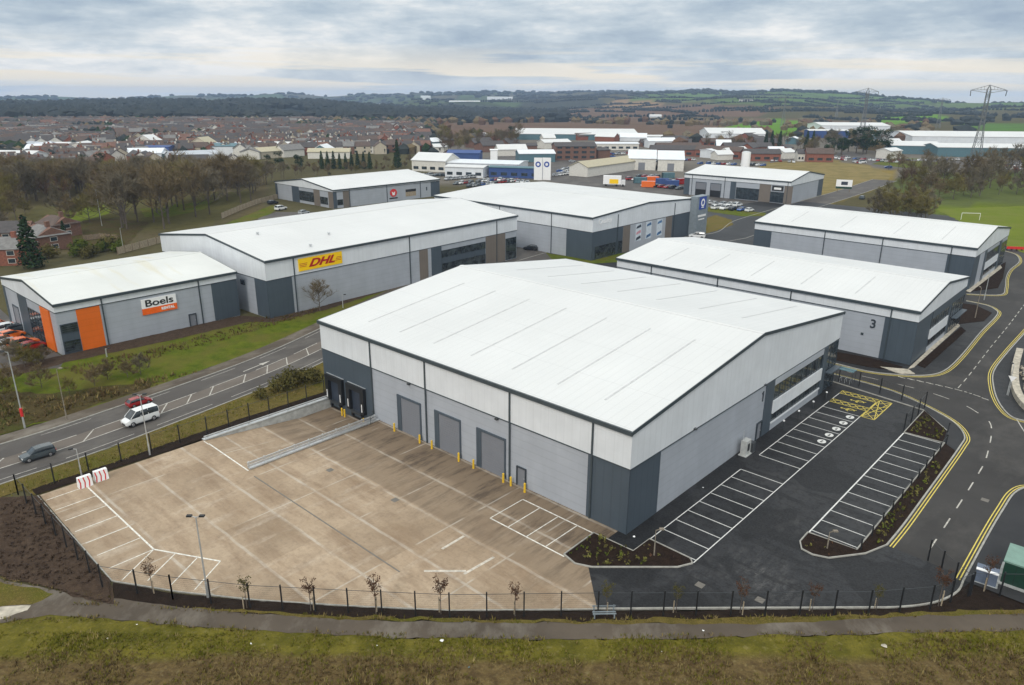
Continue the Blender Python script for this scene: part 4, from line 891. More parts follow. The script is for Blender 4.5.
for k,(u,v) in enumerate([(75,256),(84,253),(92,256),(101,252),(110,250),(88,258),(118,252),(49,258)]): x,y=G(u,v)[:2]; plant('bush',x,y,'yellow green rounded shrub in the group behind the orange panelled warehouse','shrubs behind the smallest warehouse',random.uniform(1.3,1.9),name='shrub',cat='shrub')
for k,u in enumerate([84,280,300,268,102]): x,y=G(u,[172,168,172,172,170][k])[:2]; plant('pine',x,y,'dark evergreen tree standing in the town edge woodland','evergreens at the town edge',.75)
# right hand scrub
forest([(878,214),(905,204),(930,214),(920,224),(876,221)],9,['spread'],'rounded bare thicket tree beside the main road behind the rear roof','roadside thickets',.8,1.1,3)
forest([(905,190),(925,178),(1024,172),(1120,174),(1120,195),(1024,196),(960,203),(925,200)],50,['spread','spread','bare'],'bare scrub tree beside the playing field','scrub trees by the playing field',.7,1.1,4)
forest([(880,168),(1060,164),(1060,170),(900,173)],10,['spread','bare'],'bare tree along the far roadside in front of the long shed','far roadside trees',.5,.7,5)
forest([(800,157),(882,158),(882,150),(810,149)],16,['bare','pine','spread'],'mixed tree between the roundabout and the far sheds','trees by the roundabout',.7,1.1,7)
for u,v,s in ((848,152,1.3),(856,153,1.5),(866,154,1.6),(876,153,1.3),(884,153,1.4)): x,y=G(u,v)[:2]; plant('pine',x,y,'large dark evergreen in the clump left of the long shed','evergreen clump',s)
for u in (765,771,779,806,812): x,y=G(u,150)[:2]; plant('conifer',x,y,'dark conifer behind the brick terraces','conifers behind the terraces',1.3)
forest([(425,150),(520,146),(520,140),(425,141)],9,['bare','spread','pine'],'tree on the wooded rise behind the car dealership','trees behind the dealership',.8,1.1,9)
# bushes on the verge between road and ramp
for (u,v,s,kd) in ((278,391,.9,1),(291,387,1.25,1),(303,383,1.0,1),(313,382,1.0,1),(262,398,.7,1)):
    x,y=G(u,v)[:2]; plant('bush',x,y,'olive green shrub on the road verge beside the loading ramp','shrubs on the verge',s,i=kd,name='shrub',cat='shrub')
for (u,v,s) in ((42,388,.55),(95,386,.5),(108,380,.5),(128,378,.45),(141,375,.5),(10,385,.5),(70,395,.4),(5,400,.6),(25,368,.5),(15,362,.5),(38,366,.4)):
    x,y=G(u,v)[:2]; plant('spread',x,y,'small bare scrub bush on the rough bank beside the main road','scrub bushes on the bank',s*.7,name='scrub_bush',cat='bush')
x,y=G(320,311)[:2]; plant('bare',x,y,'small reddish bare tree in front of the yellow signed wall',None,.38,i=3)
for (u,v) in ((8,352),(18,358),(30,362),(44,362)): x,y=G(u,v)[:2]; plant('spread',x,y,'low bare hedge bush below the hire yard','hedge bushes by the hire yard',.3,name='hedge_bush',cat='bush')
# young staked trees in front
random.seed(5)
def gen_young(mat):
    e=empty('young_tree'); mb=MB(); mb.tube((0,0,0),(0,0,2.1),.035,.02,6,'bark'); tr=mb.build('trunk',e)
    mb=MB()
    for k in range(26):
        a=random.uniform(0,6.28); z=random.uniform(1.35,2.3); l=random.uniform(.3,.75); q=Vector((math.cos(a)*l*.65,math.sin(a)*l*.65,z+l*.7)); mb.tube((0,0,z),q,.016,.006,4,'bark',False)
        leaf_cloud(mb,tuple(q),.2,.2,.28,9,.065,mat,.1); leaf_cloud(mb,tuple(q*.6+Vector((0,0,z*.4))),.15,.15,.2,5,.06,mat,.1)
    mb.build('crown',e,False); mb=MB(); mb.tube((.22,0,0),(.22,0,1.15),.045,.045,7,'timber_pale'); mb.beam((.22,0,1.0),(0,0,1.0),.05,.03,'black'); mb.build('stake',e)
    return e
Y=[gen_young('leaf_russet'),gen_young('leaf_olive'),gen_young('leaf_russet')]
Ys=[(153,592,0,1,'first from the left corner of the fence'),(247,608,1,1,'second from the left corner of the fence'),(311,611,0,1,'third from the left corner of the fence'),(376,614,2,1.15,'fourth from the left, with the fullest russet crown'),(441,614,0,1.15,'fifth from the left, in front of the drain line'),(515,616,2,1,'sixth from the left, in front of the pale floor marks'),(606,613,1,.95,'behind the pale metal bench'),(676,613,1,.9,'just right of the asphalt edge'),(740,613,0,1,'in front of the planted corner bed'),(812,612,0,.9,'in front of the car park island'),(876,610,1,.8,'where the kerb begins to curve'),(938,606,0,1.15,'left of the open mesh gate'),(985,590,2,1.05,'in front of the blue grey cabinet')]
for k,(u,v,i,s,t) in enumerate(Ys):
    x,y=G(u,v)[:2]; o=Y[i] if i is not None and not Y[i].get('label') else copy_tree(Y[i]); o.location=(x,y,0); o.rotation_euler=(0,0,random.uniform(0,6)); o.scale=(s*1.1,)*3; tag(o,'young staked tree '+t,'young tree','young staked trees in front of the fence')
# planting seedlings in beds : uncountable ground cover
def cover_plants(name,polys,dens,smin,smax,mats,lotf=True,z=.09,blade=False):
    mb=MB()
    for poly in polys:
        a=abs(sum(poly[i][0]*poly[(i+1)%len(poly)][1]-poly[(i+1)%len(poly)][0]*poly[i][1] for i in range(len(poly))))/2
        xs=[p[0] for p in poly];ys=[p[1] for p in poly]
        for _ in range(int(a*dens)):
            while True:
                x=random.uniform(min(xs),max(xs));y=random.uniform(min(ys),max(ys))
                if inpoly(x,y,poly): break
            s=random.uniform(smin,smax)
            if blade:
                den=noise.noise((x*.25,y*.25,2))+.6*noise.noise((x*1.1,y*1.1,6)); 
                if den<-.28: continue
                
                m_=blade(x,y); s*=1+.8*den
                for q in range(4):
                    an=random.uniform(0,6.28);ln=random.uniform(.1,.7); d=Vector((math.cos(an),math.sin(an),0)); w_=Vector((-d.y,d.x,0))*s*.10
                    b0=Vector((x,y,z))+d*s*random.uniform(0,.3); t_=b0+d*s*ln+Vector((0,0,s*random.uniform(.5,1))); mb.add([b0-w_,b0+w_,t_],[(0,1,2)],m_)
            else: leaf_cloud(mb,(x,y,z+s*.5),s*.6,s*.6,s*.5,7,s*.35,random.choice(mats),.3)
    o=mb.build(name,fix=False); struct(o,'stuff')
    if lotf: lot(o)
    return o
cover_plants('ground_cover_plants',[[(47.9,-6.3),(49.2,-6.7),(50.6,-6.1),(54.5,-2.6),(52,-1.9),(47.7,-2.2)],[(65.4,10),(68.5,15.5),(68.5,36),(67.4,36),(67.4,13)],[(62.8,43.2),(66.5,43),(66.2,46.3),(62.9,50.6)]],2.6,.25,.5,['plant_yellow','leaf_olive','leaf_green'])
cover_plants('ground_cover_plants',[[(52.2,-1.8),(54.6,-2.4),(56.6,.1),(52.2,.5)],[(62.8,11.9),(63.4,9.4),(65.5,9.8),(67.2,12.2)]],.9,.15,.35,['leaf_russet','plant_yellow'])
wm=lambda u,v:tuple(G(u,v)[:2])
def bl(x,y):
    p=px_of(x,y,0); t=(p[1]-652)/12+2.2*noise.noise((x*.12,y*.25,5))
    return ('blade_green' if random.random()<.8 else 'blade_straw') if t<0 else (random.choice(['blade_brown','blade_brown','blade_straw','blade_green']) )
cover_plants('grass',[[wm(-30,632),wm(256,634),wm(512,641),wm(768,639),wm(1060,633),wm(1060,700),wm(-30,700)]],34,.12,.30,[],False,.0,bl)
cover_plants('grass',[[wm(-30,652),wm(512,655),wm(1060,652),wm(1060,700),wm(-30,700)]],.5,.35,.65,[],False,.0,lambda x,y:random.choice(['blade_brown','blade_brown','blade_straw']))
cover_plants('grass',[[wm(-10,398),wm(60,398),wm(150,378),wm(200,372),wm(80,408),wm(0,430)]],5,.3,.8,[],False,.03,lambda x,y:random.choice(['blade_brown','blade_brown','blade_straw','leaf_olive']))
cover_plants('grass',[[wm(0,486),wm(100,452),wm(256,394),wm(318,372),wm(322,385),wm(205,431),wm(100,470),wm(0,500)]],6,.12,.35,[],False,.01,lambda x,y:random.choice(['blade_green','blade_straw','blade_green']))
cover_plants('grass',[[wm(60,369),wm(160,348),wm(240,326),wm(320,300),wm(320,312),wm(240,336),wm(160,358),wm(90,378)]],4,.2,.6,[],False,.05,lambda x,y:random.choice(['blade_brown','leaf_olive','blade_brown','leaf_russet']))
cover_plants('grass',[[wm(60,604),wm(110,602),wm(256,613),wm(512,620),wm(900,614),wm(1060,611),wm(1060,614),wm(900,618),wm(512,624),wm(256,617),wm(110,606)]],12,.12,.35,[],False,.01,lambda x,y:random.choice(['blade_green','blade_straw','blade_straw']))
# the thicker, farther part of the woods reads as one mass
def light_tree(h,tw_mat):
    m=MB(); m.tube((0,0,-.2),(0,0,h*.5),h*.016,h*.01,5,'bark',False)
    for i in range(26):
        a=random.uniform(0,6.28); z=h*random.uniform(.28,.62); l=h*random.uniform(.25,.42); d=Vector((math.cos(a)*.7,math.sin(a)*.7,random.uniform(.4,1.2))).normalized(); p=Vector((0,0,z)); q=p+d*l; m.tube(p,q,h*.006,h*.002,3,tw_mat,False)
        for j in range(30):
            b0=p.lerp(q,random.uniform(.25,1)); dd=(d+Vector((random.gauss(0,.7),random.gauss(0,.7),random.gauss(.1,.5)))).normalized(); x=dd.cross(Vector((random.random(),random.random(),random.random()))).normalized()*.05; L_=random.uniform(.6,1.7); m.add([b0-x,b0+x,b0+dd*L_],[(0,1,2)],tw_mat)
    return m
LT=[light_tree(12,t) for t in ('twig_brown','twig_grey','twig_olive','twig_brown','twig_red')]
wm_=MB()
def stamp(x,y,s):
    t=random.choice(LT); a=random.uniform(0,6.28); c,s_=math.cos(a)*s,math.sin(a)*s; z=tz(x,y); k=len(wm_.v)
    wm_.v+=[(v[0]*c-v[1]*s_+x,v[0]*s_+v[1]*c+y,v[2]*s+z) for v in t.v]; wm_.f+=[tuple(i+k for i in f) for f in t.f]; mi=[wm_.mi(m) for m in t.mats]; wm_.m+=[mi[i] for i in t.m]
for poly,n_,s0,s1 in (([(-20,187),(270,186),(275,172),(-20,172)],170,.55,1.0),([(262,178),(262,168),(430,160),(430,170),(330,178)],60,.4,.7),([(425,158),(520,150),(520,139),(425,140)],60,.7,1.1),([(880,200),(1060,198),(1060,172),(900,174)],70,.5,.8),([(0,213),(200,194),(265,188),(265,184),(0,184)],60,.7,1.1),([(700,150),(880,150),(880,141),(700,141)],60,.6,.9)):
    for _ in range(n_):
        x,y=rpoly(poly)
        if not clear(x,y): continue
        s=random.uniform(s0,s1); p=px_of(x,y,0)
        if p[0]<440: s=min(s,max(.3,40*(1-((158 if p[1]>176 else 163)-92.5)/(p[1]-92.5))/12*random.uniform(.8,1.1)))
        stamp(x,y,s)
struct(wm_.build('woodland_mass',fix=False),'stuff')
mb=MB()
for _ in range(420):
    x,y=rpoly([(0,505),(38,500),(108,583),(60,588),(0,574)]); s=random.uniform(.05,.16); z=.2; leaf_cloud(mb,(x,y,z),s,s,s*.6,6,s*.9,'soil_brown',.7)
struct(mb.build('earth_clods',fix=False),'stuff')
# ---- far-off woods and hedges (one mass)
random.seed(3); mb=MB()
def blob(x,y,s,h,mat='far_wood'):
    z=tz(x,y); a0=random.uniform(0,6.28); r=[s*random.uniform(.7,1.2) for _ in range(5)]
    vs=[(x,y,z+h)]+[(x+r[i]*math.cos(a0+i*1.2566),y+r[i]*math.sin(a0+i*1.2566),z+h*random.uniform(.4,.75)) for i in range(5)]+[(x+r[i]*.8*math.cos(a0+i*1.2566),y+r[i]*.8*math.sin(a0+i*1.2566),z-2) for i in range(5)]
    mb.add(vs,[(0,1+i,1+(i+1)%5) for i in range(5)]+[(1+i,6+i,6+(i+1)%5,1+(i+1)%5) for i in range(5)],mat)
def polar(u0,u1,d0,d1):
    while True:
        d=math.sqrt(random.uniform(d0*d0,d1*d1)); u=random.uniform(u0,u1); az=math.atan((u-512)/F_/.97); return d*math.sin(az),d*math.cos(az),d,u
for _ in range(5200):
    x,y,d,u=polar(-60,560,1230,2150)
    if noise.noise((x/160,y/160,2))>-.25: blob(x,y,random.uniform(7,13),random.uniform(8,15))
for _ in range(1500):
    x,y,d,u=polar(330,1090,950,3300)
    n_=noise.noise((x/130,y/130,7))
    q=px_of(x,y,0); 
    if n_>.18 and not (520<u<880 and 104<(q[1] if d<1400 else 112)<137): blob(x,y,random.uniform(6,12),random.uniform(5,10))
for _ in range(3000):
    x,y,d,u=polar(-60,700,3300,5200)
    if noise.noise((x/260,y/260,9))>.05: blob(x,y,random.uniform(10,22),random.uniform(8,15))
for _ in range(170):     # hedge lines
    x,y,d,u=polar(480,1090,1300,3500); a=random.choice([.3,1.9])+random.uniform(-.3,.3); L_=random.uniform(60,260)
    k=0
    while k<L_: blob(x+math.cos(a)*k,y+math.sin(a)*k,random.uniform(3,6),random.uniform(3,8)); k+=9
for _ in range(900):     # skyline trees on the right hills
    u=random.uniform(560,1090); d=random.uniform(3350,3750); az=math.atan((u-512)/F_/.97); x,y=d*math.sin(az),d*math.cos(az)
    if noise.noise((x/120,y/120,3))>-.1: blob(x,y,random.uniform(7,14),random.uniform(6,13))
for _ in range(3600):    # between the houses
    x,y,d,u=polar(-40,440,520,1200); 
    if noise.noise((x/60,y/60,12))>-.25: blob(x,y,random.uniform(3,6),random.uniform(4,8),random.choice(['far_wood','far_wood','needle','bark','twig_brown']))
for _ in range(700):
    x,y,d,u=polar(400,900,600,1250)
    if noise.noise((x/90,y/90,14))>.02 and not (505<u<650 and d<1050): blob(x,y,random.uniform(4,7),random.uniform(5,10),random.choice(['far_wood','twig_brown','twig_red','twig_grey']))
struct(mb.build('distant_woodland',fix=False),'stuff')
# ================= HOUSES =================
random.seed(21)
def house_mb(mb,L,W,e,r,wall,roof,ox=0,oy=0,oz=0,rz=0,win=True,chim=True):
    k0=len(mb.v); mb.prism([(-W/2,-1),(W/2,-1),(W/2,e),(0,r),(-W/2,e)],-L/2,L/2,wall,'x')
    for sg in (-1,1): mb.prism([(sg*(W/2+.3),e-.2),(sg*(W/2+.3),e),(0,r+.18),(0,r-.02)],-L/2-.2,L/2+.2,roof,'x')
    if chim: mb.box(-L/2+.6,-L/2+1.4,-.4,.4,r-1,r+1.1,wall)
    if win:
        for sg in (-1,1):
            for z in (.9,3.3):
                for a in (-L*.28,L*.2): mb.box(a-.6,a+.6,sg*W/2-.03 if sg>0 else -W/2-.04,sg*W/2+.04 if sg>0 else -W/2+.03,z,z+1.2,'glass')
    c,s=math.cos(rz),math.sin(rz)
    for i in range(k0,len(mb.v)):
        x,y,z=mb.v[i]; mb.v[i]=(x*c-y*s+ox,x*s+y*c+oy,z+oz)
HV=[]
for wl,rf in (('brick','slate'),('brick','roof_brown'),('brick_brown','slate'),('brick_brown','roof_brown'),('render_white','slate'),('render_cream','roof_brown'),('brick','roof_red'),('brick_brown','slate_pale')):
    for L_ in (8.5,13):
        mb=MB(); house_mb(mb,L_,8,5,7.8,wl,rf); HV.append((mb.mesh('house',True),wl,rf,L_))
cand=[]
for row in range(90):
    d=440+row*random.uniform(8,10)
    if d>1190: break
    u=-30+random.uniform(0,20)
    while u<450:
        a0=noise.noise((u/70,d/160,3))*1.2
        run=random.randint(3,8)
        for k in range(run):
            du=10.5/d*F_; uu=u+k*du
            az=math.atan((uu-512)/F_/.97); dd=d+k*a0*4; x,y=dd*math.sin(az),dd*math.cos(az)
            if uu>430 or (uu>330 and d>950) or (d<520 and uu>250) or (d<600 and uu<240 and random.random()<.45): continue
            if noise.noise((x/70,y/70,12))>.12 or random.random()<.1: continue
            cand.append((d,x,y,math.atan2(y,x)-PI/2+a0*.5+(PI/2 if random.random()<.38 else 0)+random.uniform(-.2,.2),uu))
        u+=(run*10.5+random.uniform(3,22))/d*F_
cand.sort(key=lambda c:c[0]); 
stm=MB(); hn=0; wn_={'brick':'red brick','brick_brown':'brown brick','render_white':'white rendered','render_cream':'cream rendered'}; rn_={'slate':'dark slate roof','roof_brown':'brown tiled roof','slate_pale':'pale grey roof','roof_red':'reddish tiled roof'}
for i,(d,x,y,rz,u) in enumerate(cand):
    me,wl,rf,L_=random.choice(HV[:8]+HV[8:12]*2+HV[8:10]+HV[:2]+HV[12:])
    if hn<285:
        o=bpy.data.objects.new('town_house',me); COL.objects.link(o); o.location=(x,y,tz(x,y)); o.rotation_euler=(0,0,rz); hn+=1
        zone='near the left edge of the distant town' if u<110 else ('in the distant town left of centre' if u<230 else 'in the distant town beyond the emblem warehouse')
        tag(o,f'{"wide" if L_>10 else "small"} {wn_[wl]} house with {rn_[rf]} {zone}','house','houses in the distant town')
    else: house_mb(stm,L_,8,5,7.8,wl,rf,x,y,tz(x,y),rz,win=False,chim=False)
struct(stm.build('distant_houses',fix=False),'stuff')
# near brick houses at the far left, with parts
def near_house(u,v,L_,W_,e,r,rz,wl,rf,label):
    e,r=e*.78,r*.76
    p=G(u,v); h=empty('brick_house',(p.x,p.y,0),rz,label,'house')
    mb=MB(); mb.prism([(-W_/2,-.3),(W_/2,-.3),(W_/2,e),(0,r-.2),(-W_/2,e)],-L_/2,L_/2,wl,'x'); mb.build('wall',h)
    mb=MB(); hp=L_*.22
    mb.add([(-L_/2-.4,-W_/2-.4,e),(L_/2+.4,-W_/2-.4,e),(L_/2+.4,W_/2+.4,e),(-L_/2-.4,W_/2+.4,e),(-L_/2+hp,0,r),(L_/2-hp,0,r)],[(0,1,5,4),(1,2,5),(2,3,4,5),(3,0,4),(0,3,2,1)],rf); ro=mb.build('roof',h)
    mb=MB(); mb.box(L_/2-hp-.5,L_/2-hp+.4,-.5,.5,r-1.2,r+1.2,wl); mb.build('chimney',ro)
    for a in (-L_*.3,0,L_*.3):
        for z in (.6,2.5):
            if z<1 and a==0: mb=MB(); mb.box(-.5,.5,-W_/2-.08,-W_/2,0,2.1,'sign_white'); mb.build('door',h); continue
            f=MB(); f.box(a-.85,a+.85,-W_/2-.06,-W_/2,z-.1,z+1.1,'render_white'); fo=f.build('window',h); g=MB(); g.box(a-.75,a+.75,-W_/2-.08,-W_/2-.06,z,z+1.0,'glass'); g.build('glass',fo)
    for z in (.6,2.5):
        f=MB(); f.box(L_/2,L_/2+.06,-.9,.9,z-.1,z+1.1,'render_white'); fo=f.build('window',h); g=MB(); g.box(L_/2+.06,L_/2+.08,-.8,.8,z,z+1.0,'glass'); g.build('glass',fo)
near_house(3,262,13,9,5,8.2,R(12),'brick','slate_pale','brick house with pale grey hipped roof and white windows at the left edge')
near_house(47,248,10,9,5,8.2,R(-35),'brick_brown','slate_pale','brick house with slate hipped roof beside the broad dark conifer')
near_house(14,244,11,9,5,8.4,R(15),'brick_brown','slate','dark roofed house behind the pale roofed one at the left edge')
near_house(60,235,9,8,4.6,7.6,R(-30),'brick_brown','roof_brown','smaller brown roofed house behind the slate roofed one by the lawn')
# ================= SHEDS AND COMMERCIAL BUILDINGS =================
def shed(u,v,L_,W_,e,r,rz,wl,rf,label,name='industrial_shed',flat=False,win=None,cat='shed',z0=None,doors=0):
    p=G(u,v); 
    if z0 is not None:   # placed on the rising land at a given distance
        d=ray(u,v); hd=math.hypot(d.x,d.y); p=Vector((d.x/hd*z0,d.y/hd*z0,0)); 
    zz=tz(p.x,p.y); h=empty(name,(p.x,p.y,zz),R(rz),label,cat)
    mb=MB(); mb.prism([(-W_/2,-2),(W_/2,-2),(W_/2,e),(0,max(r-.25,e)),(-W_/2,e)],-L_/2,L_/2,wl,'x'); mb.build('wall',h)
    mb=MB()
    for sg in (-1,1): mb.prism([(sg*(W_/2+.4),e-.1),(sg*(W_/2+.4),e+.2),(0,r+.2),(0,r-.1)],-L_/2-.4,L_/2+.4,rf,'x')
    mb.build('roof',h)
    if win:
        n_=max(3,int(L_/5)); st=L_/n_
        for fl in range(win):
            mb=MB(); 
            for k in range(n_): a=-L_/2+st*(k+.2); mb.box(a,a+st*.6,-W_/2-.06,-W_/2,1+fl*3,2.5+fl*3,'glass')
            mb.build('window_band',h)
    for k in range(doors):
        mb=MB(); a=-L_/2+L_*(k+.5)/doors; mb.box(a-1.8,a+1.8,-W_/2-.06,-W_/2,0,min(4,e-.5),'door_grey'); mb.build('roller_door',h)
    return h
WR='sign_white'
shed(12,164,36,18,5,7.5,-6,'clad_light','roof_white','low white roofed shed at the left edge below the town')
shed(73,157,22,12,4,5,5,'render_cream','roof_tan','cream flat building with pale roof among the trees below the town')
shed(125,153,24,10,4.5,6,0,'render_white','roof_tan','long low pale roofed building left of the blue shed')
shed(143,160,26,16,4.5,7,10,'clad_light','clad_light','pale blue grey curved shed in front of the blue building')
shed(161,158,15,10,7,7.6,4,'shed_blue','shed_blue','bright blue box shaped building in the trade estate')
shed(150,150,9,16,6.5,10.5,70,'render_white','roof_white','white gabled shed directly behind the blue building')
shed(193,163,26,18,5,7,35,'clad_light','clad_mid_plain','grey pitched shed right of the blue building')
shed(205,153,12,11,7,10.5,80,'render_cream','roof_tan','cream gabled building between the grey shed and the town')
shed(230,155,20,14,6,7.5,-5,'clad_light','shed_teal','white walled building with pale teal roof right of the cream gable')
shed(173,160,11,9,4,5,0,'shed_teal','clad_light','small teal shed in the trade estate')
shed(35,158,40,9,3.2,3.8,4,'render_cream','roof_tan','very long low cream shed near the left edge')
shed(330,158,26,9,4,6,5,'render_white','roof_tan','white low building beyond the row of conifers')
shed(436,170,20,17,5.5,9,-22,'render_white','roof_white','white gabled showroom behind the emblem warehouse',cat='showroom',name='showroom',win=1)
shed(487,171,40,22,4.8,5.6,-14,'clad_light','clad_light','long flat car dealership with blue fascia',cat='dealership',name='car_dealership',win=1)
shed(516,177,26,8,4.8,5.2,-14,'shed_blue','shed_teal','blue canopy end of the dealership facing the white roof',cat='canopy',name='blue_canopy',win=1)
shed(468,176,20,12,4.8,5.4,-16,'clad_light','roof_white','white flat showroom in front of the dealership',cat='showroom',name='showroom',win=1)
shed(465,161,20,10,5,6.5,-8,'shed_blue','shed_blue','dark blue roofed unit behind the dealership')
shed(494,166,4,4,9,9.3,0,WR,WR,'white square tower rising behind the dealership',cat='tower',name='white_tower')
def spx(u0,u1,vb,ve,rr,W_,rz,wl,rf,label,**k):
    u=(u0+u1)/2; p=G(u,vb); dep=p.y*math.cos(P_)+H*math.sin(P_); L_=(u1-u0)*dep/F_/max(.5,math.cos(R(rz))); e=(vb-ve)*dep/F_
    n_=Vector((math.sin(math.atan2(p.x,p.y)),math.cos(math.atan2(p.x,p.y)),0)); q=p+n_*(W_/2)
    h=shed(u,vb,L_,W_,e,e+rr,rz,wl,rf,label,**k); h.location=(q.x,q.y,tz(q.x,q.y)); return h
spx(513,636,140,134.5,3.2,75,-2,'shed_teal','roof_white','huge low white roofed warehouse with teal walls at the centre distance',cat='warehouse',name='far_warehouse')
spx(553,594,160,147,2.2,13,8,'brick_brown','slate','long three storey brown brick block behind the tan roofed shed',cat='brick block',name='brick_block',win=3)
spx(517,553,162,154,1.8,16,8,'shed_teal','clad_light','grey blue roofed sheds left of the brown brick block')
spx(594,637,150,144,.8,14,3,'render_white','clad_light','white showroom with dark glass front below the huge warehouse',cat='showroom',name='showroom',win=1)
shed(607,172,56,11,4.6,7.2,52,'render_white','roof_tan','long white shed with a tan roof running away diagonally')
spx(628,655,170,159,3.6,30,-10,'render_white','clad_light','left one of the twin white gabled sheds',doors=1)
spx(657,682,171,160,3.6,30,-10,'render_white','clad_light','right one of the twin white gabled sheds with a dark door',doors=1)
spx(598,616,141.5,137,3,12,-30,'brick','roof_white','brick building with a white roof beside the glass fronted showroom',cat='building',name='brick_building')
for (u0,u1,vb,ve,rz,wl,rf,l) in ((650,700,156,150,-6,'brick','slate','red brick terrace behind the right twin gable'),(700,738,158,151,-35,'brick','roof_brown','red brick gable ended terrace behind the two bay warehouse'),(722,770,153,147,3,'brick_brown','slate','long slate terrace behind the white silo'),(742,778,161,154,-3,'brick','slate','red brick wall like block right of the silo'),(640,690,147,143,0,'brick_brown','slate','brown terrace behind the twin gables'),(700,745,146,142,4,'brick','roof_brown','low terrace in front of the far white shed'),(655,700,152,147,5,'brick_brown','roof_brown','middle brown terrace behind the right twin gable')):
    spx(u0,u1,vb,ve,2.6,9,rz,wl,rf,l,name='terrace',cat='terrace',win=1)
spx(703,760,140,134,4,50,-4,'clad_light','roof_white','far white low pitched warehouse behind the brick terraces',cat='warehouse',name='far_warehouse')
spx(645,674,139,136.5,1,10,2,'clad_light','roof_white','small white roofed far shed before the brown heath')
spx(805,830,162,154,3,10,-8,'brick','roof_brown','red brick pub with a slate brown roof by the straw coloured field',cat='pub',name='pub',win=1)
spx(796,805,161,154,2.5,9,-8,'render_white','slate','white rendered house left of the brick pub',cat='house',name='white_house',win=1)
spx(813,880,134,126,2.5,45,-3,'clad_light','roof_white','far long white warehouse left of the evergreen clump',cat='warehouse',name='far_warehouse')
spx(806,845,138,131,1,14,-3,'shed_blue','roof_white','low blue fronted block before the far long white warehouse',cat='office block',name='office_block')
spx(895,1050,146,137,3,60,-4,'clad_light','roof_white','largest far white roofed factory at the right',cat='factory',name='factory')
spx(888,932,154,146,2.5,22,-12,'shed_teal','roof_white','dark walled gabled shed left of the long teal shed')
spx(930,1045,157,148,2,24,-5,'shed_teal','roof_white','long dark teal walled shed in front of the factory at right',name='long_shed')
shed(375,103,150,70,7,10,0,'clad_light','roof_white','far off white factory on the blue hills at centre left',cat='factory',name='factory',z0=3300)
shed(426,103,40,40,20,22,0,'clad_light','clad_light','far off pale block on the blue hills',cat='factory',name='factory',z0=3350)
shed(465,106,120,50,6,9,0,'clad_light','roof_white','far off white warehouse below the skyline at centre',cat='warehouse',name='far_warehouse',z0=3000)
shed(500,104,110,60,8,10,0,'clad_light','roof_white','far off white warehouse nearest the centre of the skyline',cat='warehouse',name='far_warehouse',z0=3350)
shed(655,121,22,12,3,5,0,'clad_light','roof_white','tiny white shed on the brown heath',z0=1500)
shed(745,110,36,14,5,8,0,'render_white','slate','tiny white farm on the far green hillside',cat='farm',name='farm',z0=2300)
# white double sign boards
for u,l in ((538,'left one of the two white signboards with a blue ring'),(546.5,'right one of the two white signboards with a blue ring')):
    p=G(u,180); t=empty('signboard',(p.x,p.y,0),R(-14),l,'signboard'); mb=MB(); mb.box(-2.0,2.0,-.2,.2,0,10.5,'sign_white'); bd=mb.build('board',t)
    mb=MB(); n_=18; vs=[(r_*math.cos(2*PI*i/n_),-.26,7.4+r_*math.sin(2*PI*i/n_)) for r_ in (1.35,.7) for i in range(n_)]; mb.add(vs,[(i,(i+1)%n_,(i+1)%n_+n_,i+n_) for i in range(n_)],'sign_blue'); mb.build('emblem',bd,fix=False)
random.seed(77)
for k in range(34):
    u=random.uniform(20,330); v=random.uniform(150,158); wl,rf,nm=random.choice([('render_white','roof_white','white'),('clad_light','clad_light','pale grey'),('render_cream','roof_tan','cream'),('render_white','slate_pale','white walled grey roofed'),('shed_teal','clad_light','teal walled'),('brick','clad_mid','brick walled')])
    o=shed(u,v,random.uniform(9,20),random.uniform(8,12),random.uniform(3,5),random.uniform(5.5,7.5),random.uniform(0,180),wl,rf,f'small {nm} workshop in the trade estate below the distant town'); o['group']='workshops in the trade estate'
for k,(u,v,c,a) in enumerate([(652,182,'car_orange',10),(662,184,'shed_blue',-8),(672,186,'shed_blue',-8),(640,183,'shed_teal',5),(682,184,'car_red',30),(648,187,'car_orange',-10),(668,178,'shed_teal',12)]):
    p=G(u,v); t=empty('storage_container',(p.x,p.y,0),R(a),['orange','dark blue','dark blue','teal','red','orange','teal'][k]+' storage container in the compound, '+['left of the dark blue ones','first behind the square warehouse roof edge','second from the red one','farthest left','nearest the two bay warehouse','closest to the square warehouse roof','farthest back below the twin gables'][k],'container')
    mb=MB()
    for q in range(12): x_=-3+q*.5; mb.box(x_,x_+.3,-1.22,1.22,.1,2.6,c)
    mb.box(-3,3,-1.17,1.17,.05,2.62,c); mb.build('body',t); mb=MB(); mb.box(3.0,3.05,-1.1,1.1,.2,2.5,c); mb.build('door',t)
for k in range(46):
    u=random.choice([random.uniform(430,560),random.uniform(560,800),random.uniform(640,900)]); v=random.uniform(139,160)
    if 600<u<690 and v>150: continue
    wl,rf,nm=random.choice([('render_white','roof_white','white'),('clad_light','clad_light','pale grey'),('brick','roof_brown','red brick'),('brick_brown','slate','brown brick'),('brick','slate','slate roofed brick'),('shed_teal','clad_light','teal walled')])
    o=shed(u,v,random.uniform(9,24),random.uniform(8,12),random.uniform(3,5),random.uniform(5.5,7.5),random.uniform(-20,60),wl,rf,f'small {nm} building in the far estate yards '+('behind the dealership' if u<560 else 'beyond the twin gabled sheds' if u<740 else 'near the roundabout'),name='estate_building',cat='building',win=None); o['group']='buildings in the far estate yards'
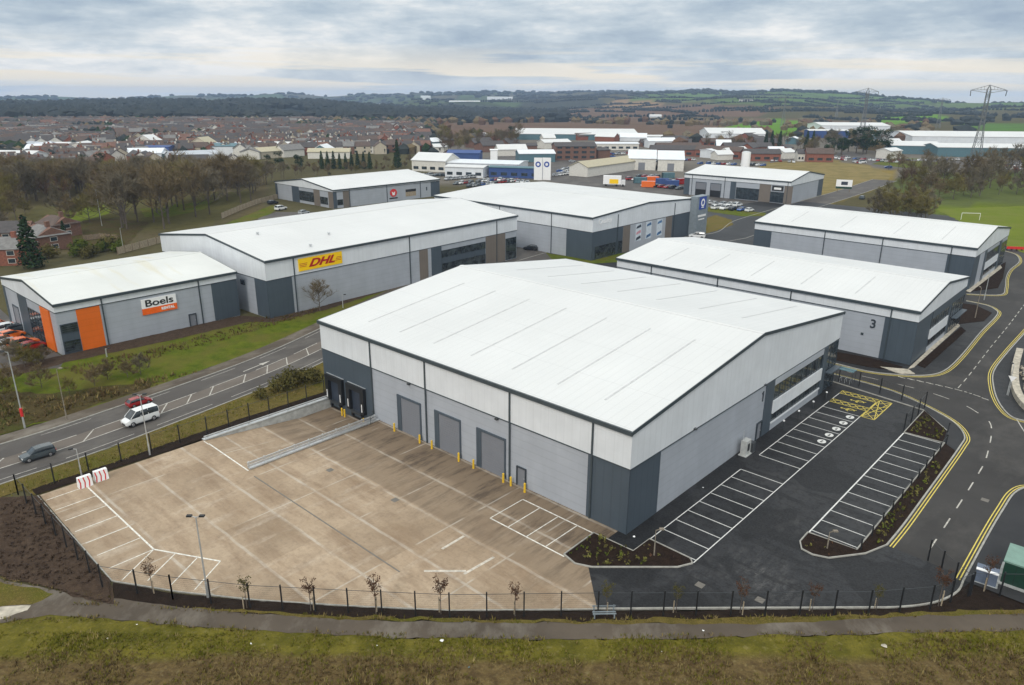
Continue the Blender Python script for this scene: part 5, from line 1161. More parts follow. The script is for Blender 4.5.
p=G(612,186); t=empty('box_truck',(p.x,p.y,0),R(-10),'white box truck body with a yellow panel behind the square warehouse roof','truck'); mb=MB(); mb.box(-4,4,-1.3,1.3,.9,4.6,'sign_white'); b_=mb.build('cargo_box',t); mb=MB(); mb.box(-1.2,2.8,-1.36,-1.3,1.2,3.2,'sign_yellow'); mb.build('side_panel',b_); mb=MB(); mb.box(4.1,5.9,-1.15,1.15,.6,2.8,'car_white'); mb.build('cab',t)
for x_ in (-2.8,2.0,4.9): mb=MB(); mb.tube((x_,-1.3,.5),(x_,1.3,.5),.5,.5,12,'tyre'); mb.build('wheel',t)
p=G(827,192); t=empty('billboard',(p.x+3,p.y,0),R(-18),'white and green billboard standing in the straw coloured field','billboard')
p=G(843,192); t.location=(p.x,p.y,0)
mb=MB(); mb.box(-3.2,3.2,-.1,.1,1.4,5.2,'sign_white'); b_=mb.build('board',t); mb=MB(); mb.box(-3.2,3.2,-.14,-.1,1.4,2.3,'dark_green'); mb.build('base_band',b_,fix=False); mb=MB(); mb.box(-1.2,1.4,-.14,-.1,3.0,4.4,'picture_dark'); mb.build('picture_patch',b_)
for x_ in (-2.4,2.4): mb=MB(); mb.box(x_-.1,x_+.1,-.08,.08,0,1.4,'timber'); mb.build('post',t)
# ================= PYLONS =================
def pylon(x,y,h,arm,rz,label):
    t=empty('electricity_pylon',(x,y,tz(x,y)),rz,label,'pylon'); mb=MB(); w0=h*.065;w1=h*.018; zt=h*.95; q=.19
    def cor(z,i):
        k=(w0+(w1-w0)*(z/(h*.62)) if z<h*.62 else w1); sx,sy=((-1,-1),(1,-1),(1,1),(-1,1))[i]; return (sx*k,sy*k,z)
    lv=[0,h*.15,h*.28,h*.4,h*.5,h*.62,h*.72,h*.82,zt]
    for a,b_ in zip(lv,lv[1:]):
        for i in range(4):
            mb.beam(cor(a,i),cor(b_,i),q*1.3,None,'pylon_steel'); mb.beam(cor(a,i),cor(b_,(i+1)%4),q*.6,None,'pylon_steel'); mb.beam(cor(a,(i+1)%4),cor(b_,i),q*.6,None,'pylon_steel'); mb.beam(cor(b_,i),cor(b_,(i+1)%4),q*.6,None,'pylon_steel')
    for i in range(4): mb.beam(cor(zt,i),(0,0,h),q,None,'pylon_steel')
    mb.build('lattice_tower',t,False)
    for sg in (-1,1):
        mb=MB(); e=(sg*arm,0,zt-.3)
        for yy in (-w1,w1): mb.beam((sg*w1,yy,zt),e,q,None,'pylon_steel'); mb.beam((0,0,h),e,q,None,'pylon_steel'); mb.beam((sg*w1,yy,zt-h*.035),e,q*.8,None,'pylon_steel')
        for k in range(1,5): f=k/5; mb.beam((sg*(w1+(arm-w1)*f),-w1*(1-f),zt-.1),(sg*(w1+(arm-w1)*f),0,zt+(h-zt)*(1-f)),q*.6,None,'pylon_steel')
        mb.beam(e,(sg*arm*.98,0,zt-h*.07),.3,None,'picture_dark'); mb.build('cross_arm',t,False)
for u,vt,d,hh,arm,l in ((990,85,470,47,8.2,'tall lattice pylon with wide arms in front of the far factory at right'),(868.5,88,640,48,7.5,'lattice pylon above the far long white warehouse'),(786,96,1000,46,9,'faint lattice pylon left of the far long white warehouse'),(943,98,1100,46,9,'faint small pylon between the two taller ones'),(838,103,1500,50,9,'faintest pylon on the right hills')):
    dr=ray(u,vt); hd=math.hypot(dr.x,dr.y); x,y=dr.x/hd*d,dr.y/hd*d; top=H+dr.z/hd*d; pylon(x,y,max(30,top-tz(x,y)),arm,math.atan2(-x,y)+.25,l)
# ================= VEHICLES =================
def ring_loft(mb,secs,mat,cap=True,top_mat=None):
    # secs: (x, half_w_bottom, half_w_top, z0, z1)
    n=8; k=len(mb.v); vs=[];fs=[];ms=[]
    for x,wb,wt,z0,z1 in secs:
        zm=z0+(z1-z0)*.55; vs+=[(x,-wb*.92,z0),(x,wb*.92,z0),(x,wb,z0+(z1-z0)*.25),(x,wb,zm),(x,wt,z1-.04),(x,wt*.86,z1),(x,-wt*.86,z1),(x,-wt,z1-.04),(x,-wb,zm),(x,-wb,z0+(z1-z0)*.25)]
    n=10
    for i in range(len(secs)-1):
        for j in range(n): fs.append((i*n+j,(i+1)*n+j,(i+1)*n+(j+1)%n,i*n+(j+1)%n))
    fs.append(tuple(range(n-1,-1,-1))); fs.append(tuple((len(secs)-1)*n+j for j in range(n)))
    mb.add(vs,fs,mat)
    if top_mat:
        mi=mb.mi(top_mat)
        base=len(mb.m)-len(fs)
        for i in range(len(secs)-1):
            if secs[i][4]==secs[i+1][4] or abs(secs[i][4]-secs[i+1][4])<.09:
                for j in (4,5,6): mb.m[base+i*n+j]=mi
CARST=dict(
 hatch=dict(L=4.1,W=1.75,body=[(-2.05,.78,.74,.35,.80),(-1.95,.86,.80,.22,.93),(-1.2,.87,.83,.2,.95),(.7,.87,.83,.2,.93),(1.5,.86,.80,.2,.82),(1.95,.80,.74,.25,.68),(2.05,.70,.64,.33,.58)],cab=[(-1.95,.78,.70,.88,.97),(-1.55,.80,.62,.9,1.40),(-.6,.80,.62,.9,1.47),(.15,.80,.62,.9,1.42),(1.0,.78,.72,.88,.93)]),
 suv=dict(L=4.6,W=1.9,body=[(-2.3,.84,.80,.4,.95),(-2.2,.93,.88,.3,1.06),(-1.2,.94,.9,.28,1.08),(.9,.94,.9,.28,1.06),(1.7,.93,.88,.28,1.0),(2.2,.88,.82,.32,.88),(2.3,.78,.72,.42,.74)],cab=[(-2.2,.86,.80,1.0,1.1),(-2.0,.86,.74,1.0,1.68),(-.6,.86,.74,1.0,1.76),(.35,.86,.74,1.0,1.70),(1.15,.84,.78,1.0,1.06)]),
 van=dict(L=4.9,W=1.95,body=[(-2.45,.90,.86,.32,1.05),(-2.38,.96,.93,.28,1.14),(-1.2,.97,.94,.26,1.14),(1.2,.97,.94,.26,1.12),(1.9,.95,.88,.26,1.02),(2.35,.88,.80,.3,.84),(2.45,.78,.7,.4,.70)],cab=[(-2.42,.93,.84,1.08,1.3),(-2.34,.93,.80,1.08,1.92),(-1.,.93,.82,1.08,1.98),(.8,.93,.80,1.08,1.94),(1.75,.88,.80,1.02,1.08)]))
def make_car(style,paint_,detail=True,roofp=None):
    S=CARST[style]; L=S['L']; e=empty('car') if detail else None
    b=MB(); ring_loft(b,S['body'],paint_)
    c=MB(); ring_loft(c,S['cab'],'glass',top_mat=roofp or paint_)
    # pillars
    wt=S['cab'][2][2]; zt=S['cab'][2][4]; xs=[S['cab'][1],S['cab'][2],S['cab'][3],S['cab'][4]]
    pl=MB()
    for sg in (-1,1):
        zb_=S['body'][2][4]
        for (x0,x1) in ((xs[3][0],xs[2][0]),(.25,.1),(-.85,-.85),(S['cab'][0][0],xs[0][0])):
            pl.beam((x0,sg*S['cab'][0][1]*1.005,zb_),(x1,sg*wt*1.01,zt-.06),.07,.05,roofp or paint_)
    wh=[]; xw=(L*.31,-L*.31); r=.31 if style=='hatch' else .36
    if not detail:
        m=MB(); 
        for q in (b,c):
            for f,mi in zip(q.f,q.m): pass
        for q in (b,c,pl):
            k=len(m.v); m.v+=q.v; m.f+=[tuple(i+k for i in f) for f in q.f]; m.m+=[m.mi(q.mats[i]) for i in q.m]
        for x in xw:
            for sg in (-1,1): m.tube((x,sg*(S['W']/2-.22),r),(x,sg*(S['W']/2+.01),r),r,r,10,'tyre')
        return m.mesh('car',True)
    sl=MB(); sl.box(-L/2+.25,L/2-.3,-S['W']/2+.06,S['W']/2-.06,.16,.42,'black'); sl.build('underbody_shade',e); b.build('body',e,smooth=False); c.build('cabin_glass',e); pl.build('pillar',e)  # black sill box also stands in for the shadow under the vehicle
    for x in xw:
        for sg in (-1,1):
            m=MB(); m.tube((x,sg*(S['W']/2-.24),r),(x,sg*(S['W']/2+.015),r),r,r,18,'tyre'); w_=m.build('wheel',e); m=MB(); m.tube((x,sg*(S['W']/2+.0),r),(x,sg*(S['W']/2+.03),r),r*.62,r*.55,12,'rim'); m.build('rim',w_)
    for sg in (-1,1):
        m=MB(); z=S['body'][-2][4]-.12; m.box(L/2-.16,L/2-.02,sg*S['W']*.36-.17,sg*S['W']*.36+.17,z-.09,z+.07,'lamp_glass'); m.build('headlight',e)
        m=MB(); z=S['body'][1][4]-.2; m.box(-L/2-.01,-L/2+.14,sg*S['W']*.41-.1,sg*S['W']*.41+.1,z-.15,z+.12,'tail_red'); m.build('tail_light',e)
        m=MB(); m.box(S['cab'][4][0]-.25,S['cab'][4][0]-.05,sg*S['W']/2-.0 if sg>0 else -S['W']/2-.18,S['W']/2+.18 if sg>0 else -S['W']/2,.98,1.12,roofp or paint_); m.build('mirror',e)
    m=MB(); m.box(L/2-.04,L/2+.02,-.5,.5,.38,.56,'black'); m.build('grille_panel',e)
    return e
def place_v(e,u,v,rz,label,cat,name,group=None):
    p=G(u,v); e.location=(p.x,p.y,.0 if v<470 and u>200 else -.01); e.rotation_euler=(0,0,rz); e.name=name; e.scale=({'van':.87}.get(name,.76),)*2+(({'van':.97}.get(name,.78)),); tag(e,label,cat,group)
hd=MA+PI/2   # direction of the main road (t axis)
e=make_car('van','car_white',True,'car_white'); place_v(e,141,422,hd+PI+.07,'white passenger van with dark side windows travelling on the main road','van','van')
e=make_car('hatch','car_red'); place_v(e,139.5,404.5,hd+.07,'red hatchback passing behind the white van on the main road','car','car')
e=make_car('suv','car_grey'); place_v(e,38.5,457.5,hd+PI-.0,'dark grey estate car driving alone on the main road','car','car')
DC={}
def dcar(st,pt,x,y,rz,label,group,name='parked_car',z=None):
    if (st,pt) not in DC: DC[(st,pt)]=make_car(st,pt,False)
    o=bpy.data.objects.new(name,DC[(st,pt)]); COL.objects.link(o); o.location=(x,y,z if z is not None else tz(x,y)-.02); o.rotation_euler=(0,0,rz); tag(o,label,'van' if st=='van' else 'car',group)
random.seed(31)
cn=dict(car_white='white',car_silver='silver',car_grey='grey',car_black='black',car_red='red',car_blue='blue',car_orange='orange')
def lotcars(rows,ang,where,group,weights=None,sp=2.7,skip=.15):
    for (u0,v0,u1,v1) in rows:
        a=G(u0,v0);b_=G(u1,v1); n_=int((b_-a).length/sp)
        for k in range(n_):
            if random.random()<skip: continue
            p=a.lerp(b_,k/max(1,n_)); c=random.choice(weights or ['car_white','car_white','car_silver','car_grey','car_black','car_red','car_blue']); st=random.choice(['hatch','hatch','suv'])
            dcar(st,c,p.x,p.y,ang+random.uniform(-.05,.05)+(PI if random.random()<.5 else 0),f'{cn[c]} {"estate car" if st=="suv" else "hatchback"} parked {where}',group)
lotcars([(452,185,500,180),(448,180,492,176),(470,187,520,181)],R(60),'on the dealership forecourt','cars on the dealership forecourt',skip=.1)
lotcars([(500,181,532,184)],R(75),'at the right end of the dealership forecourt','cars at the forecourt end')
lotcars([(708,204,745,207),(716,209,758,212)],R(45),'in front of the two bay warehouse','cars by the two bay warehouse',['car_white','car_white','car_blue','car_silver','car_black'],skip=.2)
lotcars([(645,186,685,190),(630,180,680,183),(640,177,672,179)],R(30),'in the compound below the twin white gables','cars by the twin gables',['car_red','car_white','car_grey','car_black','car_blue'])
lotcars([(560,172,585,166),(556,176,580,172),(590,158,620,157)],R(20),'by the brown brick block','cars by the brick block',['car_white','car_silver','car_white','car_blue'])
lotcars([(772,161,798,163),(832,158,862,164),(778,157,800,159)],R(70),'near the brick pub','cars near the pub',['car_white','car_white','car_silver','car_red'])
lotcars([(985,170,1030,169),(990,167,1024,166)],R(80),'before the long teal shed','cars before the long shed',['car_white','car_silver','car_white','car_red'])
lotcars([(560,158,640,153),(650,162,700,160),(700,164,768,166),(690,148,760,149),(840,158,900,163),(900,161,980,160)],R(35),'in the far estate yards','cars in the far estate yards',['car_white','car_white','car_silver','car_red','car_blue','car_black'],skip=.3)
lotcars([(420,176,448,176)],R(40),'beside the white gabled showroom','cars by the showroom',['car_black','car_grey','car_silver'])
lotcars([(120,163,150,166),(165,166,205,166),(150,162,175,163)],R(10),'in the trade estate below the town','cars in the trade estate',skip=.35)
def one(st,c,u,v,rz,label,name='parked_car'): p=G(u,v); dcar(st,c,p.x,p.y,rz,label,None,name,0.04)
one('suv','car_white',281,210,R(60),'white estate car beside the left wall of the emblem warehouse'); one('hatch','car_silver',304,214,R(60),'silver hatchback partly behind the long white roof'); one('hatch','car_black',273,204,R(50),'black hatchback by the far corner of the emblem warehouse')
one('hatch','car_black',531,250,R(160),'black hatchback alone between the two middle warehouses'); one('suv','car_white',697,238,R(160),'white vehicle just showing behind the long grey warehouse roof')
one('hatch','car_grey',862,199,R(55),'dark car on the far main road below the billboard','car'); one('hatch','car_blue',888,168,R(170),'blue car turning at the far roundabout','car'); one('hatch','car_black',904,173,R(60),'dark car leaving the far roundabout','car'); one('van','car_white',930,175,R(10),'white van on the road right of the roundabout','van'); one('van','car_white',862,163,R(0),'white lorry like van by the roundabout','van')
one('hatch','car_silver',572,162,R(20),'dark silver car alone on the pale yard beside the brick block')
# hire yard
p0=[('hatch','car_orange',4,343,40,'orange pickup bodied car nearest the hire yard entrance'),('suv','car_white',10,332,50,'white vehicle between orange machines in the hire yard'),('hatch','car_grey',17,331,60,'dark grey car by the left wall of the smallest warehouse'),('suv','car_orange',0,330,40,'large orange vehicle at the left edge'),('hatch','car_silver',14,346,50,'silver car in the hire yard row'),('suv','car_orange',24,347,55,'orange vehicle by the hedge in the hire yard'),('hatch','car_white',3,350,55,'white car at the left end of the hire yard row'),('hatch','car_red',33,349,60,'red vehicle at the right end of the hire yard row'),('hatch','car_orange',12,338,60,'orange low vehicle behind the silver car')]
for st,c,u,v,a,l in p0: one(st,c,u,v,R(a),l)
# ================= STREET FURNITURE =================
def lamp(u,v,h,label,heads=2,rz=0,s=1.,col='galv'):
    p=G(u,v); e=empty('lamp_post',(p.x,p.y,0),rz,label,'lamp post'); m=MB(); m.tube((0,0,0),(0,0,1.4),.11*s,.10*s,10,col); m.tube((0,0,1.4),(0,0,h),.075*s,.05*s,10,col); m.build('pole',e)
    sg=(-1,1) if heads==2 else (1,)
    for q in sg:
        m=MB(); m.beam((0,0,h-.05),(q*.35,0,h+.08),.06,.05,col); hd_=m.build('arm',e); m=MB(); m.box(min(q*.3,q*.72),max(q*.3,q*.72),-.14,.14,h+.05,h+.17,'black' if col!='bark_pale' else col); l=m.build('lamp_head',e); m=MB(); m.box(min(q*.35,q*.68),max(q*.35,q*.68),-.11,.11,h+.03,h+.05,'lamp_glass'); m.build('lens',l)
    return e
def lh(ub,vb,vt):  # height that puts the top of a post at picture row vt
    p=G(ub,vb); lo,hi=0,40
    for _ in range(40):
        mid=(lo+hi)/2; 
        if px_of(p.x,p.y,mid)[1]>vt: lo=mid
        else: hi=mid
    return lo
lamp(208,597,lh(208,597,517),'twin headed lamp post at the front edge of the concrete yard',2,R(0))
lamp(150,455,lh(150,455,395),'slim twin headed lamp post on the verge beside the white van',2,R(10),.9)
lamp(82,477,lh(82,477,449),'short lamp post behind the red and white barriers',1,R(200),.8)
e=lamp(25,428,lh(25,428,352),'tall street lamp with a red band on the far pavement of the main road',1,R(200),1.1); m=MB(); m.tube((0,0,1.6),(0,0,2.7),.17,.17,10,'red'); m.build('red_band',e)
lamp(107,357,lh(107,357,338) if 0 else 1.4,'short bollard light below the orange wall panel',1)
lamp(67,420,lh(67,420,352) if 0 else 7,'slim pole on the rough bank below the orange panels',1,0,.8,'bark_pale')
lamp(124,253,lh(124,253,228),'short pole behind the smallest warehouse roof',1,0,.9)
lamp(102,226,lh(102,226,190),'street lamp standing on the garden lawns',1,R(90),.9)
lamp(343,308,lh(343,308,295),'short silver post before the yellow signed wall',1,0,.8)
lamp(654,556,lh(654,556,530),'short pale post in the planted corner bed',1,0,.6,'bark_pale')
lamp(827,549,lh(827,549,532),'short pale post in the car park island',1,0,.6,'bark_pale')
lamp(975,318,lh(975,318,288),'slim lamp post in the bed between the two right hand warehouses',1,R(90),.9,'bark_pale')
lamp(984,300,lh(984,300,270),'pale lamp post beside the rear warehouse entrance',1,R(90),.9)
lamp(1007,395,lh(1007,395,365),'thin pole with a triangular sign by the right hand kerb',1,R(90),.7)
p=G(1007,395); t=empty('give_way_sign',(p.x+.0,p.y-.25,0),R(-40),'small white triangular sign on the thin pole by the right hand kerb','road sign'); m=MB(); m.prism([(-.5,2.9),(.5,2.9),(0,2.1)],-.02,.02,'sign_white','y'); m.build('sign_face',t); m=MB(); m.tube((0,.05,0),(0,.05,2.9),.04,.04,8,'galv'); m.build('post',t)
for (u,v) in ((783,428),(798,418),(812.5,408.5),(825.7,399)):
    p=G(u,v); e=empty('bollard_light',(p.x,p.y,0),0,'low dark bollard light with a pale cap in the row beside the office windows','bollard light','bollard lights beside the office'); m=MB(); m.tube((0,0,0),(0,0,.95),.09,.09,10,'steel_dark'); m.build('post',e); m=MB(); m.tube((0,0,.95),(0,0,1.1),.13,.12,10,'sign_white'); m.build('cap',e)
# yellow door bollards
e0=empty('bollard'); m=MB(); m.tube((0,0,0),(0,0,1.05),.12,.12,12,'yellow'); m.build('post',e0); m=MB(); m.tube((0,0,1.05),(0,0,1.12),.11,.05,12,'yellow'); m.build('cap',e0)
first=True
for di,(a,b_) in enumerate(((15.9,20.7),(22.9,27.5),(29.9,34.5),(35.6,37.6),(.5,4.7),(5.3,9.5))):
    nm=['leftmost roller door','middle roller door','right hand roller door','small personnel door','left loading dock','right loading dock'][di]
    for s_,sd in ((a,'left'),(b_,'right')):
        for k in (0,):
            q=M(s_,-.75-k,RZ if di>3 else 0); o=e0 if first else copy_tree(e0); first=False; o.location=q; tag(o,f'yellow bollard at the {sd} side of the {nm}','bollard','yellow bollards along the loading wall')
# plastic traffic barriers
def barrier(u,v,rz,wh,label):
    p=G(u,v); e=empty('road_barrier',(p.x,p.y,0),rz,label,'barrier')
    for k in range(6):
        x0=-1+k/3; c=('sign_white' if (k%2 if wh else 0<k<5) else 'red')
        m=MB(); m.add([(x0,-.32,0),(x0+1/3-.004,-.32,0),(x0+1/3-.004,.32,0),(x0,.32,0),(x0,-.18,1),(x0+1/3-.004,-.18,1),(x0+1/3-.004,.18,1),(x0,.18,1)],[(0,3,2,1),(4,5,6,7),(0,1,5,4),(1,2,6,5),(2,3,7,6),(3,0,4,7)],c if not wh else 'sign_white')
        if wh:
            xc=x0+1/6
            if k%2==0:
                for s_ in (-1,1): m.add([(x0+.02,s_*.325,.02),(x0+.2,s_*.325,.02),(x0+.34,s_*.26,.5),(x0+.2,s_*.19,.97),(x0+.02,s_*.19,.97),(x0+.16,s_*.26,.5)],[(0,1,2,5),(5,2,3,4)],'red')
        m.build('segment',e,False)
    e.scale=(.66,1.2,1.2)
barrier(85.5,486,MA+PI/2+.02,True,'left red and white plastic barrier on the yard corner'); barrier(101.5,479.5,MA+PI/2,True,'right plastic barrier with red and white chevrons')
# ramp walls, guard rails
def ret_wall(s0,s1,t0,t1,z0,z1,label,name='retaining_wall'):
    e=empty(name,M(0,0),MA,label,'retaining wall'); m=MB(); m.box(s0,s1,t0,t1,z0,z1,'concrete_wall'); m.build('wall',e); m=MB(); m.box(s0-.08,s1+.08,t0-.05,t1,z1,z1+.12,'galv'); m.build('coping',e); return e
ret_wall(.78,1.22,-18.1,-.12,RZ-.4,.02,'pale retaining wall with light coping along the road side of the loading ramp')
ret_wall(RS1-.02,RS1+.28,-18.0,-.12,RZ-.4,.10,'low retaining wall on the yard side of the loading ramp')
sheet('soil_strip',[(-1.2,-1),(-1.2,1.5),(.1,1.5),(-.1,.0),(.78,-.15),(.78,-18),(.6,-18)],.04,'soil_dark',True)
e=empty('guard_rail',M(0,0),MA,'galvanised double guard rail along the edge of the loading ramp','guard rail')
for z in (.45,.8):
    m=MB(); m.box(RS1+.06,RS1+.16,-18.2,-.5,z-.11,z+.11,'galv'); m.build('rail',e)
for k in range(10): m=MB(); t_=-18+k*1.93; m.box(RS1-.04,RS1+.06,t_-.05,t_+.05,.1,.95,'galv'); m.build('post',e)
e=empty('safety_rail',M(0,0),MA,'short dark tubular safety rail beside the right loading dock','safety rail')
m=MB()
for z in (.55,1.1): m.tube((11.0,-.3,z),(12.2,-1.6,z),.03,.03,6,'steel_dark')
m.build('rail',e)
for s_,t_ in ((11.0,-.3),(11.6,-.95),(12.2,-1.6)): m=MB(); m.tube((s_,t_,0),(s_,t_,1.12),.03,.03,6,'steel_dark'); m.build('post',e)
e=empty('guard_rail',M(0,0),MA,'long light metal rail on the retaining wall beside the main road','guard rail'); m=MB(); m.box(.94,1.06,-18,-.2,.36,.46,'galv'); m.build('rail',e)
for k in range(7): m=MB(); t_=-17.8+k*2.8; m.box(.96,1.04,t_-.04,t_+.04,.14,.36,'galv'); m.build('post',e)
# mesh fences
def fence(pts,label,h=2.2,sp=3.0,name='mesh_fence',z=0):
    o0=Vector((pts[0][0],pts[0][1],z)); e=empty(name,o0,0,label,'fence'); P=[Vector((p[0],p[1],z))-o0 for p in pts]
    for a,b_ in zip(P,P[1:]):
        L_=(b_-a).length; n_=max(1,round(L_/sp)); d=(b_-a)/n_
        for k in range(n_+1 if b_ is P[-1] else n_):
            q=a+d*k; m=MB(); m.beam(q,q+Vector((0,0,h+.2)),.11,.09,'black'); m.build('post',e)
        m=MB(); u_=(b_-a).normalized(); m.add([a+Vector((0,0,.05)),b_+Vector((0,0,.05)),b_+Vector((0,0,h)),a+Vector((0,0,h))],[(0,1,2,3)],'wire_mesh'); m.beam(a+Vector((0,0,h)),b_+Vector((0,0,h)),.03,.03,'steel_dark'); m.build('panel',e,False)
    return e
mm=lambda *a:[tuple(M(*p)[:2]) for p in a]
fence(mm((-.7,-37.2),(-.5,-27),(-.2,-17),(-.1,-.2)),'dark mesh fence between the main road verge and the concrete yard')
fence(mm((-.7,-37.2),(21.9,-37.0),(27.7,-33.6)),'dark mesh fence between the bare earth and the left yard bays')
fence(mm((27.7,-33.6),(33.4,-29.8),(39.8,-24.7),(46.2,-19.5),(54.8,-11.2),(60.6,-5.8),(70.8,3.9),(74.3,8),(76.3,12.2),(80,15.5),(86,20)),'long dark mesh fence along the front of the yard')
fence(mm((76.2,12.0),(72.3,15.2))+[] ,'open mesh gate leaf standing across the access road end',h=2.0,name='mesh_gate',sp=1.7)
fence(mm((50.2,54.6),(62.3,52.4),(62.4,43.0)),'dark mesh fence between the car park and the access road bend')
fence(mm((66.6,46.3),(67.3,42.4),(67.3,28),(67.3,12.6)),'dark mesh fence behind the right hand row of parking bays',h=1.1)
# timber fences at left
def tfence(px,label,h=1.8,sp=3,mat='timber_pale'):
    P=[Vector(tuple(G(*p)[:2])+(0,)) for p in px]; o0=P[0].copy(); P=[p-o0 for p in P]; e=empty('timber_fence',o0,0,label,'fence')
    for a,b_ in zip(P,P[1:]):
        n_=max(1,round((b_-a).length/sp)); d=(b_-a)/n_
        for k in range(n_): 
            m=MB(); q=a+d*k; m.beam(q,q+Vector((0,0,h+.1)),.14,.14,'timber'); m.build('post',e)
            m=MB(); m.beam(q+d*.04+Vector((0,0,h/2+.05)),q+d*.96+Vector((0,0,h/2+.05)),.05,h-.2,mat); m.build('panel',e)
tfence([(222,219),(240,211),(258,204),(278,199)],'long timber panel fence climbing behind the yellow signed warehouse',2)
tfence([(118,255),(140,249),(165,242)],'timber fence behind the smallest warehouse roof',2)
tfence([(84,241),(100,239),(118,240)],'dark slatted garden fence below the bare spreading tree',1.6,2.2,'timber')
# drive-side furniture
t=empty('meter_cabinet',M(50.7,23.3,0),MA,'pale grey service cabinet with a thin pole against the gable wall','cabinet')
m=MB(); m.box(-.35,.35,-.6,.6,.1,1.9,'concrete_wall'); b_=m.build('casing',t); m=MB(); m.box(.35,.38,-.25,.25,.6,1.5,'black'); m.build('door',b_); m=MB(); m.tube((-.2,-.4,1.9),(-.2,-.4,3.1),.04,.04,8,'galv'); m.build('pole',t); m=MB(); m.box(-.55,.55,.75,1.5,.1,1.3,'steel_dark'); m.build('side_unit',t); m=MB(); m.box(-.5,.5,-.75,1.6,0,.1,'concrete_wall'); m.build('base',t)
p=G(985,582); t=empty('service_cabinet',(p.x,p.y,0),MA+.1,'blue grey service cabinet with a white top by the gate','cabinet'); t.scale=(.72,.72,.85); m=MB(); m.box(-1.1,1.1,-.7,.7,.12,1.5,'blue_grey'); b_=m.build('casing',t); m=MB(); m.box(-1.15,1.15,-.78,-.3,1.5,1.58,'sign_white'); m.box(-1.15,1.15,-.3,.75,1.5,1.57,'blue_grey'); m.build('top',t); m=MB(); m.box(-1.3,1.3,-.9,.9,0,.12,'concrete_wall'); m.build('base',t); m=MB(); m.box(-.02,.02,-.71,-.7,.2,1.4,'black'); m.build('door',b_)
p=G(1027,583); t=empty('substation_kiosk',(p.x,p.y,0),MA+R(2),'dark green kiosk with a pale green roof at the right edge','kiosk'); m=MB(); m.box(-1.8,1.8,-1.6,1.6,.2,2.2,'dark_green'); b_=m.build('casing',t); m=MB(); m.box(-1.9,1.9,-1.7,1.7,2.2,2.35,'pale_green'); m.build('roof',t); m=MB(); m.box(-2.1,2.1,-1.9,1.9,0,.2,'concrete_wall'); m.build('base',t); m=MB(); m.box(-1.83,-1.8,-.6,-.2,1.2,1.5,'yellow'); m.build('warning_plate',b_)
for k in (-.9,0,.9): m=MB(); m.box(k-.02,k+.02,-1.62,-1.6,.3,2.1,'black'); m.build('door_gap',b_)
p=G(604,617); t=empty('bench',(p.x,p.y,0),R(2),'grey blue metal framed bench beside the fence in front','bench')
m=MB(); m.box(-.95,.95,-.22,-.12,.42,.48,'sage_sign'); m.box(-.95,.95,.02,.12,.42,.48,'sage_sign'); m.build('seat',t); m=MB(); m.box(-.95,.95,.24,.28,.82,.92,'sage_sign'); m.build('backrest',t)
for x_ in (-.8,.8):
    m=MB(); m.box(x_-.05,x_+.05,-.22,-.14,0,.42,'sage_sign'); m.build('leg',t); m=MB(); m.box(x_-.05,x_+.05,.22,.3,0,.95,'sage_sign'); m.build('leg',t)
# cycle shelter behind the gable corner
t=empty('cycle_shelter',M(51.5,54.4,0),MA,'small glazed cycle shelter at the far corner of the largest warehouse','cycle shelter')
m=MB(); t.scale=(.7,.8,.95); m.box(-2.2,1.2,-.9,.9,2.2,2.28,'shed_teal'); m.build('roof',t)
for x_ in (-2.1,1.1):
    for y_ in (-.8,.8): m=MB(); m.tube((x_,y_,0),(x_,y_,2.2),.05,.05,6,'steel_dark'); m.build('post',t)
for k in range(3): m=MB(); x_=-1.4+k; m.tube((x_,-.5,0),(x_,-.5,.8),.03,.03,6,'galv'); m.tube((x_,.5,0),(x_,.5,.8),.03,.03,6,'galv'); m.tube((x_,-.5,.8),(x_,.5,.8),.03,.03,6,'galv'); m.build('cycle_stand',t)
# stone retaining wall at right edge
random.seed(4); P=smooth([GM(1016,352),GM(1011,372),GM(1012,392),GM(1022,408),GM(1036,416)],4); e=empty('stone_wall',M(0,0),MA,'curved rough pale stone wall behind the kerb at the right edge','stone wall')
m=MB(); ribbon(m,P,-.05,.9,0,'stone',.75); m.build('wall',e)
for k in range(26):
    q=P[int(random.random()*(len(P)-1))]; q=q+Vector((random.uniform(1.2,2.6),random.uniform(-.5,.5),0)); m=MB(); s_=random.uniform(.35,.7); leaf_cloud(m,(0,0,0),s_,s_,s_*.7,40,s_*.5,'stone',.9); 
    if k<14: r=tag(m.build('boulder',None,False),'rough pale boulder in the heap behind the curved stone wall','boulder','boulders behind the stone wall'); r.location=M(q.x,q.y,s_*.5)
# site barriers by the playing field
for k in range(6):
    p=G(1009+k*5,250+k*.2); t=empty('site_barrier',(p.x,p.y,0),R(-5),'small red and white site barrier in the row beside the playing field','barrier','red site barriers'); m=MB(); m.box(-.7,.7,-.04,.04,.3,1.0,'red'); m.build('panel',t)
    for x_ in (-.6,.6): m=MB(); m.box(x_-.05,x_+.05,-.25,.25,0,.3,'black'); m.build('foot',t)
# football goals
for (u,v,l) in ((970,220,'white football goal frame on the playing field behind the right hand roof'),):
    p=G(u,v); t=empty('football_goal',(p.x,p.y,0),R(-8),l,'goal'); 
    for x_ in (-2.9,2.9): m=MB(); m.tube((x_,0,0),(x_,0,2.3),.07,.07,8,'sign_white'); m.build('post',t)
    m=MB(); m.tube((-2.9,0,2.3),(2.9,0,2.3),.07,.07,8,'sign_white'); m.build('crossbar',t)
